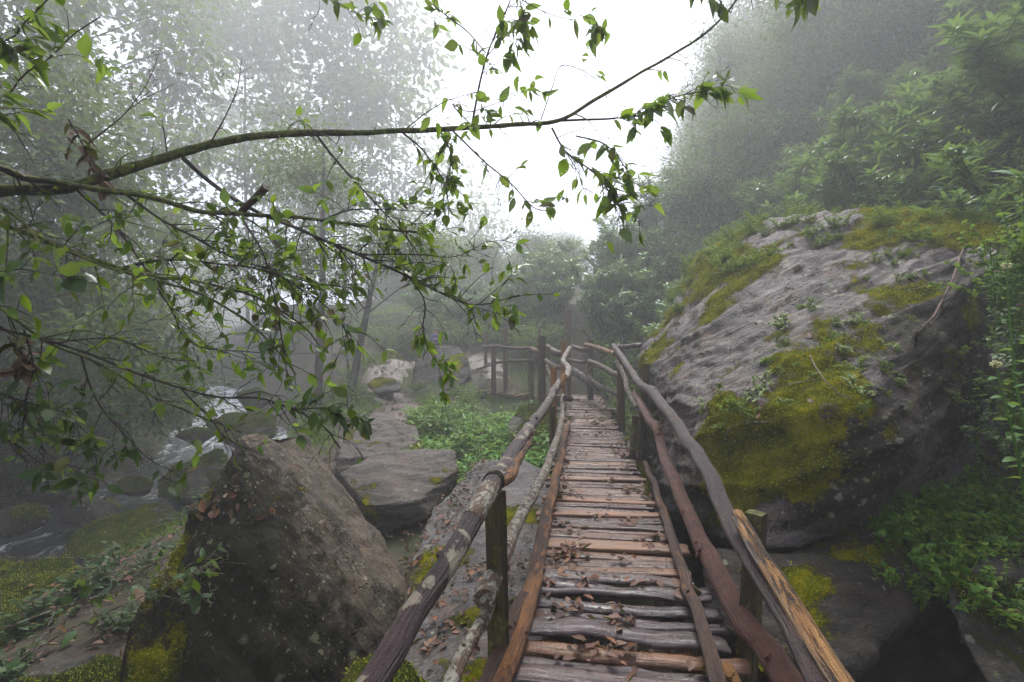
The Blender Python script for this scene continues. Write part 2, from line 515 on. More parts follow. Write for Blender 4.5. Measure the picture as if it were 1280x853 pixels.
def hill_foot(Y):
    return np.where(Y < 13, 3.0 + .05 * np.maximum(Y, -5), 3.65 - .055 * (np.maximum(Y, 13) - 13) ** 2)
def H(X, Y):
    X = np.asarray(X, float)
    Y = np.asarray(Y, float)
    xs, zs = stream_x(Y), stream_z(Y)
    dl = X - xs
    zmid = np.interp(Y, [-5, 2, 4.5, 7, 9.5, 13, 16, 18, 20.5, 24, 40], [-2.2, -1.9, -1.5, -1.15, -.95, -.75, -.45, -.2, .4, .8, 2.0])
    right = (zs - .5) + (zmid - zs + .5) * sstep(.9, 5.5, dl)
    left = zs - .5 + .5 * sstep(.4, 2.2, -dl) + .75 * np.maximum(-dl - 1.8, 0)
    z = np.where(dl > 0, right, left)
    z = np.minimum(z, 16 + .06 * z)
    g = .11 * np.maximum(Y - 13, 0)
    dh = (X - hill_foot(Y)) / np.sqrt(1 + g * g)
    hz = .93 * (np.sqrt(dh * dh + 1.2) + dh) * .5
    hz = np.where(hz > 34, 34 + (hz - 34) * .25, hz)
    hz = np.minimum(hz, 44)
    cap = 2.2 + .65 * np.maximum(X - 3, 0) + 1.3 * np.maximum(X - np.maximum(12, .36 * Y), 0) + 30 * sstep(20, 8, Y) * sstep(2, 5, X)
    hz = hz - np.maximum(hz - cap, 0) * .97
    z = z + hz
    q = np.stack((X.ravel(), Y.ravel(), 0 * X.ravel()), -1)
    n = (fbm(q * .22, 3, 3) * .5 + fbm(q * 1.1, 3, 9) * .11).reshape(X.shape)
    calm = np.where((np.abs(dl) < 1.2), .15, 1.0)
    near = sstep(2, 6, np.hypot(X - .8, Y - 4) * .6)
    return z + n * calm * (.35 + .65 * near)

def grid_axis(lo, hi, fine_lo, fine_hi, fs, grow):
    a = list(np.arange(fine_lo, fine_hi, fs))
    s, x = fs, fine_hi
    while x < hi:
        a.append(x)
        s *= grow
        x += s
    a.append(hi)
    s, x = fs, fine_lo - fs
    while x > lo:
        a.insert(0, x)
        s *= grow
        x -= s
    a.insert(0, lo)
    return np.array(a)
gx = grid_axis(-100, 100, -12, 7, .16, 1.08)
gy = grid_axis(-25, 150, 2, 20, .16, 1.08)
GX, GY = np.meshgrid(gx, gy)
GZ = H(GX, GY)
GZ = GZ + (fbm(np.stack((GX.ravel(), GY.ravel(), 0 * GX.ravel()), -1) * 2.3, 3, 55) * .05).reshape(GX.shape) * (np.abs(GX - stream_x(GY)) > 1.5)
mb = MB()
nx, ny = len(gx), len(gy)
ii = (np.arange(ny - 1)[:, None] * nx + np.arange(nx - 1)[None]).ravel()
mb.add(np.stack((GX.ravel(), GY.ravel(), GZ.ravel()), -1), np.stack((ii, ii + 1, ii + nx + 1, ii + nx), -1))
ground = mb.obj("ground", M['ground'], smooth=True)
tag(ground, kind='structure')

# water of the stream
t = NT("stream_water")
pos = t.n("NewGeometry").outputs['Position']
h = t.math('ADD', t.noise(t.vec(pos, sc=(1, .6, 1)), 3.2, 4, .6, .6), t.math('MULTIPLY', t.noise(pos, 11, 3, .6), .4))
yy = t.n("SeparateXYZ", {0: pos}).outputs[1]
foam_sheen = t.mrange(t.math('ADD', t.math('MULTIPLY', t.math('SUBTRACT', t.noise(pos, 24, 3, .7), .5), .12), t.math('ADD', t.noise(t.vec(pos, sc=(1, .5, 1)), 2.2, 6, .75, .8), t.mrange(yy, 14, 24, 0, .15))), .55, .72)  # foam flecks, plus the sky's pale reflection painted into the upstream water
M['water'] = t.done(t.bsdf(t.mix(foam_sheen, (.03, .032, .035), (.5, .52, .55)), t.mix(foam_sheen, (.06, .06, .06), (.5, .5, .5)), t.bump(h, .12, .7), .6))
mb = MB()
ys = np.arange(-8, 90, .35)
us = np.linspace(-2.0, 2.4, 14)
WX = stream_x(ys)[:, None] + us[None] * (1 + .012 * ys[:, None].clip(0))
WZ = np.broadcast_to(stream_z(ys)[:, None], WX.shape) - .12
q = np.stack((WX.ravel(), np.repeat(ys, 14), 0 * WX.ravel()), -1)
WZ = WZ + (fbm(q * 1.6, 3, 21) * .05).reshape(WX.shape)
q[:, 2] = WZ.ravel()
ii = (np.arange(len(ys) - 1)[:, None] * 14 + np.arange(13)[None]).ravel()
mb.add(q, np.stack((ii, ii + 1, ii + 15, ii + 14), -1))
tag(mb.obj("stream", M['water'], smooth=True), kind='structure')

# dirt footpath along the plateau
t = NT("path_dirt")
pos = t.n("NewGeometry").outputs['Position']
b = t.noise(pos, 7, 6, .7)
c = t.ramp(b, [(.3, (.035, .022, .016)), (.55, (.08, .054, .042)), (.75, (.14, .1, .08))])
M['path'] = t.done(t.bsdf(c, t.ramp(b, [(.3, .35), (.7, .7)]), t.bump(b, .05, .8), .5))
pathp = spline(np.array([(-2.9, 9.4, 0), (-2.7, 11.5, 0), (-2.9, 14, 0), (-4.2, 16.5, 0), (-4.6, 19, 0), (-2.9, 21, 0), (-1.3, 19.6, 0), (-.6, 17.8, 0)]), 90)
tn = unit(np.gradient(pathp, axis=0))
sd = np.stack((-tn[:, 1], tn[:, 0], 0 * tn[:, 0]), -1)
PW = []
for u in np.linspace(-.75, .75, 9):
    w = u * (1 + .25 * fbm(pathp * .9 + u, 2, 31))
    q = pathp + sd * w[:, None]
    q[:, 2] = H(q[:, 0], q[:, 1]) + .05 * (1 - (u / .75) ** 2) - .012
    PW.append(q)
V = np.stack(PW, 1).reshape(-1, 3)
ii = (np.arange(89)[:, None] * 9 + np.arange(8)[None]).ravel()
mb = MB()
mb.add(V, np.stack((ii, ii + 9, ii + 10, ii + 1), -1))
tag(mb.obj("path", M['path'], smooth=True), kind='structure')

# ------------------------------------------------------------------ boulders
T_TUFT = (np.array([(0, .16, 0), (0, -.16, 0), (.6, .2, .05), (.6, -.2, .05), (1, 0, -.1)], float), np.array([(0, 1, 3), (0, 3, 2), (2, 3, 4)]))
M['moss'] = m_leaf("moss_frond", [(.05, .045, .006), (.1, .11, .005), (.19, .19, .006), (.3, .27, .01), (.4, .34, .015)], .0, .9, .35, spec=.1)
def rock(name, label, pts, mat, voxel=.05, smooth=4, amp=.05, freq=1.5, strata=None, step=.16, sdepth=.03, seed=0, cat='rock', group=None, parent=None, moss=.22, mflat=.35, regions=(), tufts=0):
    pts = np.asarray(pts, float)
    c = pts.mean(0)
    bm = bmesh.new()
    for p in pts:
        bm.verts.new(p - c)
    r = bmesh.ops.convex_hull(bm, input=bm.verts)
    bmesh.ops.delete(bm, geom=[g for g in set(r['geom_interior'] + r['geom_unused']) if isinstance(g, bmesh.types.BMVert) and g.is_valid], context='VERTS')
    me = bpy.data.meshes.new(name)
    bm.to_mesh(me)
    bm.free()
    tmp = bpy.data.objects.new("tmp", me)
    COL.objects.link(tmp)
    m = tmp.modifiers.new("r", 'REMESH')
    m.mode = 'VOXEL'
    m.voxel_size = voxel
    m2 = tmp.modifiers.new("s", 'SMOOTH')
    m2.factor = .5
    m2.iterations = smooth
    dg = bpy.context.evaluated_depsgraph_get()
    dg.update()
    out = bpy.data.meshes.new_from_object(tmp.evaluated_get(dg))
    bpy.data.objects.remove(tmp)
    bpy.data.meshes.remove(me)
    n = len(out.vertices)
    V = np.empty(n * 3)
    out.vertices.foreach_get("co", V)
    V = V.reshape(-1, 3)
    N = np.empty(n * 3)
    out.vertices.foreach_get("normal", N)
    N = N.reshape(-1, 3)
    W = V + c
    d = amp * fbm(W * freq, 5, seed)
    d = d - amp * .6 * np.abs(fbm(W * freq * .6 + 9, 3, seed + 40))
    d = d + .16 * amp * fbm(W * 7, 4, seed + 11) - .1 * amp * np.abs(fbm(W * 4.3, 3, seed + 13))
    if strata is not None:
        s = (W @ unit(np.array(strata, float))) / step + .5 * fbm(W * .7, 3, seed + 5)
        fr = s - np.floor(s)
        led = np.where(fr < .8, fr / .8, (1 - fr) / .2)
        k = .4 + .6 * hash3(np.floor(s).astype(np.int64), 0 * n, 7, seed)
        d = d + sdepth * led * k + sdepth * .5 * fbm(np.stack((s * 3, 0 * s + seed, (W[:, 0] + W[:, 1]) * .6), -1), 3, seed + 2)
    mv = .5 + .55 * fbm(W * 1.5 + seed, 4, seed + 70) + mflat * (N[:, 2] - .55) + moss - .5
    for c0, rr, amt in regions:
        mv = mv + amt * sstep(rr, rr * .35, np.linalg.norm(W - c0, axis=1))
    mv = np.clip(mv, 0, 1)
    d = d + .018 * sstep(.45, .75, mv) * (1 + .7 * vnoise(W * 9, seed))
    V = V + N * d[:, None]
    out.vertices.foreach_set("co", V.ravel())
    out.polygons.foreach_set("use_smooth", np.ones(len(out.polygons), bool))
    at = out.attributes.new('moss', 'FLOAT', 'POINT')
    at.data.foreach_set('value', mv)
    out.name = name
    out.materials.clear()
    out.materials.append(mat)
    out.update()
    o = bpy.data.objects.new(name, out)
    COL.objects.link(o)
    o.location = c
    if parent is not None:
        o.parent = parent
    elif label:
        tag(o, label, cat, group)
    if tufts:
        out.vertices.foreach_get("normal", N.ravel())
        ok = np.nonzero((mv > .55) & (N[:, 1] < .5))[0]
        if len(ok):
            k = NR.choice(ok, tufts)
            nn = unit(N[k] + NR.normal(size=(tufts, 3)) * .55)
            m = MB()
            m.leaves(T_TUFT, V[k] + NR.normal(size=(tufts, 3)) * voxel * .5, nn, rdir(tufts), NR.uniform(.009, .028, tufts))
            mo = m.obj('moss', M['moss'], o)
            mo['kind'] = 'stuff'
    return o

def surf(o, n, cond=None, rng=NR):
    """n random points and normals on the visible upper skin of a rock"""
    me = o.data
    k = len(me.polygons)
    C = np.empty(k * 3); me.polygons.foreach_get("center", C); C = C.reshape(-1, 3) + np.array(o.location)
    N = np.empty(k * 3); me.polygons.foreach_get("normal", N); N = N.reshape(-1, 3)
    ok = np.ones(k, bool) if cond is None else cond(C, N)
    idx = np.nonzero(ok)[0]
    if len(idx) == 0:
        return np.zeros((0, 3)), np.zeros((0, 3))
    sel = rng.choice(idx, n)
    return C[sel] + rng.normal(size=(n, 3)) * .02, N[sel]
def pix(C):
    return 640 + FPX * C[:, 0] / C[:, 1], 426.5 - FPX * (C[:, 2] - CAM_H) / C[:, 1]

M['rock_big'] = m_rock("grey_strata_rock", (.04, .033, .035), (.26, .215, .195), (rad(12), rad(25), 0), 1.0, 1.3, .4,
                       dark_patches=[(P(1180, 470, 4.6), 1.25, .85), (P(1200, 370, 5.2), .9, .75), (P(1080, 630, 3.9), .8, .8), (P(880, 650, 4.8), .7, .85), (P(1090, 560, 4.0), .65, .7), (P(1080, 430, 4.9), .6, .5), (P(820, 560, 7), 1.0, .8)])
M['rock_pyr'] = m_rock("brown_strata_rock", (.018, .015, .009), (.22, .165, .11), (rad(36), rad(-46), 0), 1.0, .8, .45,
                       dark_patches=[(P(230, 790, 3.7), 1.6, .95), (P(290, 640, 4.2), .85, .9), (P(400, 860, 3.6), .9, .85)])
M['rock_flat'] = m_rock("flat_rock", (.035, .028, .022), (.16, .13, .105), (0, 0, 0), .7, .3, .32)
M['rock_slab'] = m_rock("slab_rock", (.05, .044, .04), (.2, .18, .17), (rad(10), rad(5), 0), .7, .25, .36)
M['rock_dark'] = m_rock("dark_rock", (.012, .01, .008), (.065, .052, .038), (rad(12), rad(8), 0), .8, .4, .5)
M['rock_moss'] = m_rock("mossy_rock", (.022, .019, .014), (.11, .095, .07), (rad(8), 0, 0), .7, .35, .5, ((.012, .018, .004), (.045, .06, .008), (.1, .1, .014)))
BIGMOSS = [(P(815, 400, 8.8), .7, .35), (P(850, 460, 7.0), .4, .3), (P(840, 450, 8.0), .5, .3), (P(940, 330, 8.0), .5, .3), (P(1000, 290, 7.8), .5, .4), (P(880, 420, 7.2), .3, .35), (P(985, 440, 5.8), .25, .4), (P(1010, 520, 4.6), .5, .3), (P(860, 350, 8.6), 1.3, .42), (P(830, 420, 8.2), 1.0, .25), (P(820, 520, 7.6), .9, .35), (P(900, 310, 8.8), .8, .3), (P(970, 570, 4.3), .8, .62), (P(890, 530, 5.0), .6, .5), (P(920, 590, 4.5), .5, .4),
           (P(1150, 280, 6.6), 1.2, .5), (P(1230, 290, 5.8), .6, .4), (P(1080, 310, 6.9), .6, .3), (P(1090, 440, 4.9), .5, .28), (P(1160, 440, 4.8), .4, .3), (P(990, 390, 6.2), 1.0, -.3), (P(930, 440, 6.0), .8, -.3), (P(1030, 300, 7.5), .6, -.15)]
PYRMOSS = [(P(258, 605, 4.55), .3, .35), (P(215, 685, 4.25), .2, .25), (P(340, 556, 5.0), .3, .25), (P(390, 600, 5.3), .25, .25)]
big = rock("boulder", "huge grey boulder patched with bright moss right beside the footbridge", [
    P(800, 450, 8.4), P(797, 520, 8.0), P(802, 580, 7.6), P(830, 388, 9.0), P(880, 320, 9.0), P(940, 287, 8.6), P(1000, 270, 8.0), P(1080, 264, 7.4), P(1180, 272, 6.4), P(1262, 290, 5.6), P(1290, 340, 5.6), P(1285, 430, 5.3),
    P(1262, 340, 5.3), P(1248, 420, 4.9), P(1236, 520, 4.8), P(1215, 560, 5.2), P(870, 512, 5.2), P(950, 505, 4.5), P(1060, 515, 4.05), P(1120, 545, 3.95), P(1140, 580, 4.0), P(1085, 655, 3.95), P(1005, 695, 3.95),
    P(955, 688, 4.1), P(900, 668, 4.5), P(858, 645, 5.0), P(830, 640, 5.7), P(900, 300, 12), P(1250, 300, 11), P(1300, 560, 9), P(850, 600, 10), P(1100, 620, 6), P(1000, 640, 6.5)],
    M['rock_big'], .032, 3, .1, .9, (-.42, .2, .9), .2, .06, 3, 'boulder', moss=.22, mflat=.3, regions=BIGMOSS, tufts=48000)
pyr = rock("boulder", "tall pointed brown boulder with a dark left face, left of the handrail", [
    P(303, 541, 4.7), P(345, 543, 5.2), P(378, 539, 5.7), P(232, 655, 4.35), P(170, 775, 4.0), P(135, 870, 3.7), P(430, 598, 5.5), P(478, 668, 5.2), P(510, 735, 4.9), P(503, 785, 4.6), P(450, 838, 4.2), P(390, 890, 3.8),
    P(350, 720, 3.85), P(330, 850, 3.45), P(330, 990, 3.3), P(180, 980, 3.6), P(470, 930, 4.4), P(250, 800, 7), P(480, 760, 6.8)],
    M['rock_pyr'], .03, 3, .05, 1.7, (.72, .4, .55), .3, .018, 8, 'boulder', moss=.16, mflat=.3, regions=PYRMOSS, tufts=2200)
rock("rock", "flat brown rock with a square right end, between the pointed boulder and the weeds", [
    P(425, 590, 7.7), P(475, 562, 8.6), P(571, 562, 8.6), P(575, 582, 8.2), P(525, 625, 7.2), P(455, 632, 6.9), P(573, 610, 8.3), P(538, 648, 7.3), P(500, 664, 7.1), P(455, 680, 6.9), P(420, 640, 8), P(500, 620, 9.5)],
    M['rock_flat'], .035, 3, .045, 1.6, (0, .1, 1), .2, .025, 12, moss=.12, mflat=.15)
rock("rock", "low sloping rock on the path behind the flat brown rock", [
    P(418, 530, 10.2), P(470, 516, 11.4), P(522, 530, 11), P(528, 562, 10), P(480, 575, 9.4), P(425, 570, 9.2), P(415, 600, 9), P(530, 600, 10)], M['rock_flat'], .045, 3, .06, 1.4, (0, .2, 1), .2, .03, 14, moss=.18, mflat=.15)
slab = rock("rock_slab", "long grey rock slab littered with leaves under the left handrail", [
    P(655, 572, 8.2), P(600, 574, 8.4), P(545, 634, 6.7), P(512, 700, 5.4), P(498, 765, 4.5), P(500, 880, 3.4), P(560, 960, 2.9), P(690, 880, 3.2), P(698, 700, 5), P(705, 600, 7.4), P(600, 660, 9), P(520, 760, 6.3), P(500, 900, 4.6), P(700, 900, 4), P(700, 690, 8)],
    M['rock_slab'], .04, 5, .06, .9, (.3, -.2, 1), .25, .03, 17, moss=.2, mflat=.1, regions=[(P(515, 720, 5.1), .5, .5), (P(670, 740, 4.0), .35, .5), (P(560, 640, 6.5), .4, .2)], tufts=3000)
rock("rock", "small mossy rock at the foot of the pointed boulder", [
    P(425, 850, 3.5), P(455, 822, 3.7), P(510, 828, 3.6), P(535, 850, 3.4), P(520, 900, 3.2), P(430, 910, 3.2), P(480, 900, 3.9)], M['rock_moss'], .03, 4, .03, 2, None, seed=19, moss=.52, tufts=2500)
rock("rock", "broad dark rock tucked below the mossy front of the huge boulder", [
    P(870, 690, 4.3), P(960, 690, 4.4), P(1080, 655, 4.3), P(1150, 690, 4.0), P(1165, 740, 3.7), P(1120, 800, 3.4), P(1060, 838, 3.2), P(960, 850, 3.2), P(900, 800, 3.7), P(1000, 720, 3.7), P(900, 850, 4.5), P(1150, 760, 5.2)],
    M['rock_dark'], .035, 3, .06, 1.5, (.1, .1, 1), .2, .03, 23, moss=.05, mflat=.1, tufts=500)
rock("rock", "dark overgrown rock in the lower right corner", [
    P(1180, 740, 3.6), P(1230, 690, 3.9), P(1330, 690, 3.8), P(1340, 850, 3.2), P(1250, 880, 3.1), P(1190, 800, 3.4), P(1300, 760, 5.2)], M['rock_moss'], .035, 4, .05, 1.4, None, seed=29, moss=.3, tufts=900)
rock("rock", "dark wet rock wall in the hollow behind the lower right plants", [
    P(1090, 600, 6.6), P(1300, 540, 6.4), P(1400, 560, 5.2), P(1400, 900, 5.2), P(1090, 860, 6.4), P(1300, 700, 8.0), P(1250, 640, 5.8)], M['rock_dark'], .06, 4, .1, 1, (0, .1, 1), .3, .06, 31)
rock("rock", "moss topped rock standing in the stream", [
    P(196, 600, 12.4), P(215, 580, 13), P(275, 562, 13.6), P(300, 580, 12.8), P(296, 612, 12), P(230, 625, 11.8), P(196, 622, 12), P(240, 640, 13.5)], M['rock_moss'], .05, 4, .07, 1.3, None, seed=33, moss=.52, tufts=2500)
rock("rock", "broad speckled mossy rock on the near bank left of the pointed boulder", [
    P(90, 668, 9.2), P(135, 640, 10), P(215, 632, 10), P(260, 650, 9), P(240, 700, 8.2), P(130, 705, 8), P(75, 695, 8.6), P(180, 730, 9)], M['rock_moss'], .05, 4, .07, 1.3, None, seed=37, moss=.52, tufts=2500)
bank = rock("mossy_bank", "moss covered bank of stones and leaves in the lower left corner", [
    P(-60, 720, 6.6), P(10, 690, 7.2), P(85, 690, 7.2), P(135, 730, 6.4), P(130, 800, 5.2), P(90, 860, 4.6), P(-60, 880, 4.3), P(-160, 760, 5.5), P(100, 900, 6), P(-100, 950, 6)], M['rock_moss'], .045, 3, .13, 1.6, None, seed=41, cat='bank', moss=.68, mflat=.5, tufts=16000)
rock("boulder", "large rounded dark boulder beside the path with the person behind it", [
    P(513, 465, 18.4), P(518, 445, 18.6), P(540, 433, 18.8), P(574, 432, 18.8), P(585, 446, 18.2), P(588, 470, 17.6), P(575, 484, 17.2), P(545, 492, 16.9), P(514, 488, 17.4), P(550, 490, 19.5), P(580, 480, 19.4), P(513, 500, 18)], M['rock_dark'], .06, 6, .09, .8, None, seed=43, cat='boulder')
rock("rock", "small tan rock leaning against the right end of the rounded boulder", [
    P(588, 470, 17.2), P(600, 466, 17.2), P(610, 474, 17), P(608, 486, 16.7), P(592, 486, 16.6), P(600, 480, 18)], M['rock_flat'], .04, 4, .04, 2, None, seed=47)
rock("rock", "smooth pale rock lying on the path left of the rounded boulder", [
    P(457, 480, 16.4), P(478, 470, 17), P(500, 476, 16.6), P(503, 488, 16), P(470, 492, 15.8), P(480, 495, 17)], M['rock_slab'], .05, 4, .05, 1.5, None, seed=53)
rock("rock", "grey rock half buried at the edge of the weed patch", [
    P(505, 520, 13), P(525, 508, 13.4), P(545, 512, 13), P(545, 530, 12.4), P(510, 535, 12.2), P(530, 540, 13.4)], M['rock_slab'], .045, 4, .05, 1.5, None, seed=59)
rock("rock", "dark rock at the stream edge below the leaning tree", [
    P(255, 530, 15.6), P(290, 512, 16.6), P(345, 518, 16), P(350, 545, 15), P(280, 556, 14.6), P(300, 560, 16.4)], M['rock_moss'], .07, 4, .1, 1, None, seed=61, moss=.52, tufts=2500)
rock("boulder", "shadowy boulder in the mist left of the leaning tree", [
    P(405, 470, 22), P(412, 440, 23), P(440, 433, 23.4), P(460, 445, 22.6), P(462, 475, 21.6), P(425, 485, 21.4), P(440, 480, 24)], M['rock_dark'], .1, 4, .15, .8, None, seed=67, cat='boulder')
rock("boulder", "misty boulder between the two thin tree trunks, far behind", [
    P(462, 476, 24), P(470, 440, 25), P(500, 436, 25), P(512, 462, 24), P(490, 480, 23.4), P(490, 475, 26)], M['rock_dark'], .1, 4, .15, .8, None, seed=71, cat='boulder')
rock("rock", "mossy knob of rock under the far end of the footbridge", [
    P(632, 530, 10.6), P(650, 508, 11.2), P(690, 505, 11.4), P(700, 530, 10.6), P(690, 560, 9.8), P(640, 560, 9.6), P(660, 540, 12)], M['rock_moss'], .045, 4, .07, 1.5, None, seed=73, moss=.52, tufts=2500)
rock("rock", "dark mossy rock under the right edge of the deck, below the huge boulder", [
    P(790, 575, 7.2), P(800, 545, 8.2), P(776, 540, 9), P(770, 560, 8.6), P(840, 660, 5.6), P(815, 640, 5.8), P(850, 640, 6.4), P(820, 700, 6), P(780, 610, 8.4)], M['rock_big'], .045, 4, .07, 1.3, None, seed=79, moss=.4, mflat=.2, tufts=2500)

rock("mossy_bank", "mossy hump of stone between the corner bank and the pointed boulder", [
    P(95, 760, 5.6), P(130, 715, 6.4), P(190, 705, 6.8), P(215, 740, 6.2), P(180, 840, 5.0), P(110, 880, 4.6), P(60, 840, 5.0), P(150, 900, 5.6), P(200, 800, 6.8)], M['rock_moss'], .04, 3, .12, 1.8, None, seed=83, cat='bank', moss=.64, mflat=.5, tufts=8000)
rock("rock", "dark leaf strewn rock in front of the mossy hump at the bottom edge", [
    P(20, 850, 4.3), P(80, 815, 4.7), P(150, 830, 4.5), P(190, 880, 4.1), P(120, 960, 3.7), P(10, 940, 3.8), P(100, 900, 5.2)], M['rock_moss'], .035, 3, .07, 1.8, None, seed=89, moss=.42, tufts=2500)

# ------------------------------------------------------------------ footbridge
def XL(d): return -.249 + .122 * d
def XC(d): return XL(d) + .5
BR = math.atan(.122)
bridge = empty("footbridge", (.3, 2.0, 0), "rustic plank footbridge with crooked log handrails leading into the mist", "footbridge")
BI = bridge.matrix_basis.inverted() if False else None
BO = np.array((.3, 2.0, 0))
def bpart(mb, name, mat, label=None, parent=None, smooth=True):
    mb.v = [v - BO for v in mb.v]
    o = mb.obj(name, mat, parent or bridge, smooth)
    if label:
        o['label'] = label
    return o

def board(L, w, th, rough, seed, rnd=False):
    """board along local x: ragged ends, wavy edges; rnd gives a half round split log"""
    n, k = 22, 10
    xs = np.linspace(-L / 2, L / 2, n)
    if rnd:
        an = np.linspace(0, 2 * math.pi, k, endpoint=False) + .1
        cs = np.stack((np.cos(an) * w / 2, np.sin(an) * th / 2), -1)
        cs[:, 1] = np.where(cs[:, 1] < -.2 * th, -.2 * th, cs[:, 1])
    else:
        b = .007
        cs = np.array([(-w / 2 + b, th / 2), (-w / 4, th / 2), (w / 4, th / 2), (w / 2 - b, th / 2), (w / 2, th / 2 - b), (w / 2, -th / 2), (w / 4, -th / 2), (-w / 4, -th / 2), (-w / 2, -th / 2), (-w / 2, th / 2 - b)])
    q = np.stack((xs, 0 * xs + seed * 3.1, 0 * xs), -1)
    bend = fbm(q * 1.1, 2, seed) * rough * 1.4
    wid = 1 + fbm(q * 1.7 + 5, 3, seed + 3) * rough * 4
    lift = fbm(q * .9 + 11, 2, seed + 6) * rough
    V = np.zeros((n, k, 3))
    V[:, :, 0] = xs[:, None]
    V[:, :, 1] = cs[None, :, 0] * wid[:, None] + bend[:, None]
    V[:, :, 2] = cs[None, :, 1] + lift[:, None]
    jag = vnoise(np.stack((cs[:, 0] * 30, cs[:, 1] * 30, 0 * cs[:, 0] + seed), -1), 4) * .02
    V[0, :, 0] += jag
    V[-1, :, 0] += jag[::-1]
    if rnd:
        V[:, :, 2] += (fbm(V.reshape(-1, 3) * 5 + seed, 3, 8) * rough * .6).reshape(n, k)
    V = V.reshape(-1, 3)
    i = (np.arange(n - 1)[:, None] * k)
    j = np.arange(k)[None]
    j2 = (j + 1) % k
    F = np.stack((i + j, i + k + j, i + k + j2, i + j2), -1).reshape(-1, 4)
    m = MB()
    m.add(V, F)
    for base in (0, (n - 1) * k):
        idx = base + np.arange(k)
        c = V[idx].mean(0)
        T = np.stack((np.arange(k), (np.arange(k) + 1) % k, np.full(k, k)), -1)
        m.add(np.vstack((V[idx], c)), T if base == 0 else T[:, ::-1])
    return m

M['peeled_board'] = m_plank("peeled_board", [(.17, .08, .034), (.13, .055, .026), (.22, .12, .06)], .2)
deck_y = []
d = 1.15
i = 0
special = {7: 'saw', 15: 'saw', 19: 'saw'}
while d < 15.2:
    islog = d < 3.42
    w = R.choice([.065, .08, .1, .125, .15]) if islog else R.choice([.06, .075, .09, .105, .12, .15])
    if islog:
        L, th, nm, mat = R.uniform(1.05, 1.2), R.uniform(.045, .065), 'board', M['log']
    else:
        L, th, nm, mat = R.uniform(.9, 1.12), R.uniform(.028, .04), 'plank', M['plank']
    saw = (not islog) and i in (23, 30, 34, 41)
    if islog and 1.95 < d < 2.6 and i % 3 == 0:
        mat = M['peeled_board']
    if saw:
        mat, w, L = M['saw'], .1 if i != 23 else .16, 1.16
    m = board(L, w * (1.03 if islog else .97), th, R.uniform(.016, .026) if islog else R.uniform(.006, .016), i, islog)
    o = m.obj(nm, mat, bridge, smooth=islog)
    yc = d + w / 2
    z = .0 - (th * .5 if not islog else th * .22) + R.uniform(-.012, .012) + (.02 if saw else 0)
    o.location = (XC(yc) + R.uniform(-.04, .05) - BO[0], yc - BO[1], z)
    o.rotation_euler = (R.uniform(-.05, .05), R.uniform(-.012, .012), -BR + R.uniform(-.03, .03))
    if saw:
        o['label'] = "orange sawn board lying proud of the weathered deck"
    d += w + R.uniform(.002, .014)
    i += 1

# carrying beams below the deck
for off in (.14, .86):
    mb = MB()
    ys = np.linspace(.9, 15.4, 30)
    mb.tube(np.stack((XL(ys) + off, ys, -.155 - .02 * np.sin(ys)), -1), .085, 10, .08)
    bpart(mb, "beam", M['bark_brown'])
mb = MB()
mb.tube(np.array([(XL(13.0) - .75, 13.2, -.2), (XL(13) + 1.3, 12.95, -.18)]), .09, 10, .06)
bpart(mb, "beam", M['bark_brown'])

def rail(pp, r, mat, label=None, seg=10, rough=.07, name="rail", n=60, parent=None, knots=True):
    pts = np.array([np.append(P(*p[:3]), 0) for p in pp])
    rr = np.broadcast_to(np.asarray(r, float), (len(pp),))
    pts[:, 3] = rr
    sp = spline(pts, n)
    path = sp[:, :3]
    wob = np.stack([fbm(path * 2.2 + k * 31, 3, int(k * 5 + len(pp))) for k in range(3)], -1) * .014
    global LASTPOLE
    LASTPOLE = (path + wob, sp[:, 3])
    m = MB()
    m.tube(path + wob, sp[:, 3], seg, rough, True, 7)
    # knots where twigs were cut off
    for _ in range(max(2, n // 8) if knots else 0):
        k = R.randrange(2, n - 2)
        dr = unit(np.array((R.uniform(-1, 1), R.uniform(-1, 1), R.uniform(0, 1))))
        q = path[k] + wob[k]
        m.tube(np.array([q, q + dr * sp[k, 3] * 1.28]), [sp[k, 3] * .5, sp[k, 3] * .3], 6)
    return bpart(m, name, mat, label, parent)

# left handrail
railA = rail([(420, 940, 1.15), (475, 853, 1.33), (540, 735, 1.65), (585, 655, 1.95), (617, 605, 2.2), (650, 555, 3.1), (680, 510, 5.0), (694, 486, 7.4), (698, 478, 8.6)], [.038, .039, .039, .039, .041, .042, .045, .05, .05], M['bark_purple'], "dark purple-brown top pole of the left handrail with pale lichen rings", 14, .05, n=110)
POLE_L = LASTPOLE
rail([(620, 603, 2.24), (640, 585, 2.5), (655, 556, 3.2), (668, 540, 3.7)], [.03, .035, .035, .02], M['bark_orange'], "short split orange pole lashed under the dark top pole", n=24)
rail([(704, 494, 9), (702, 515, 8), (700, 533, 7), (686, 577, 5.3), (670, 612, 4.2), (648, 656, 3.3), (629, 694, 2.75), (607, 748, 2.25)], [.04, .04, .042, .042, .042, .042, .043, .046], M['bark_lichen'], "pale lichen covered middle pole of the left handrail", 12, n=80)
rail([(622, 722, 2.7), (606, 762, 2.4), (585, 806, 2.1), (562, 862, 1.85), (540, 910, 1.7)], [.02, .028, .028, .03, .03], M['bark_lichen'], "thin reddish pole below the lichen pole", 10, n=40)
rail([(710, 530, 9.4), (701, 570, 6.9), (681, 657, 4.25), (660, 743, 3.1), (640, 812, 2.57), (622, 862, 2.25), (605, 930, 1.95)], [.05, .05, .053, .055, .057, .058, .06], M['bark_orange'], "stripped orange brown log along the left edge of the deck", 12, n=80)
rail([(655, 748, 3.0), (632, 800, 2.6), (612, 850, 2.3), (590, 910, 2.0)], .042, M['bark_brown'], "dark bark covered log beside the orange log", 10, n=40)
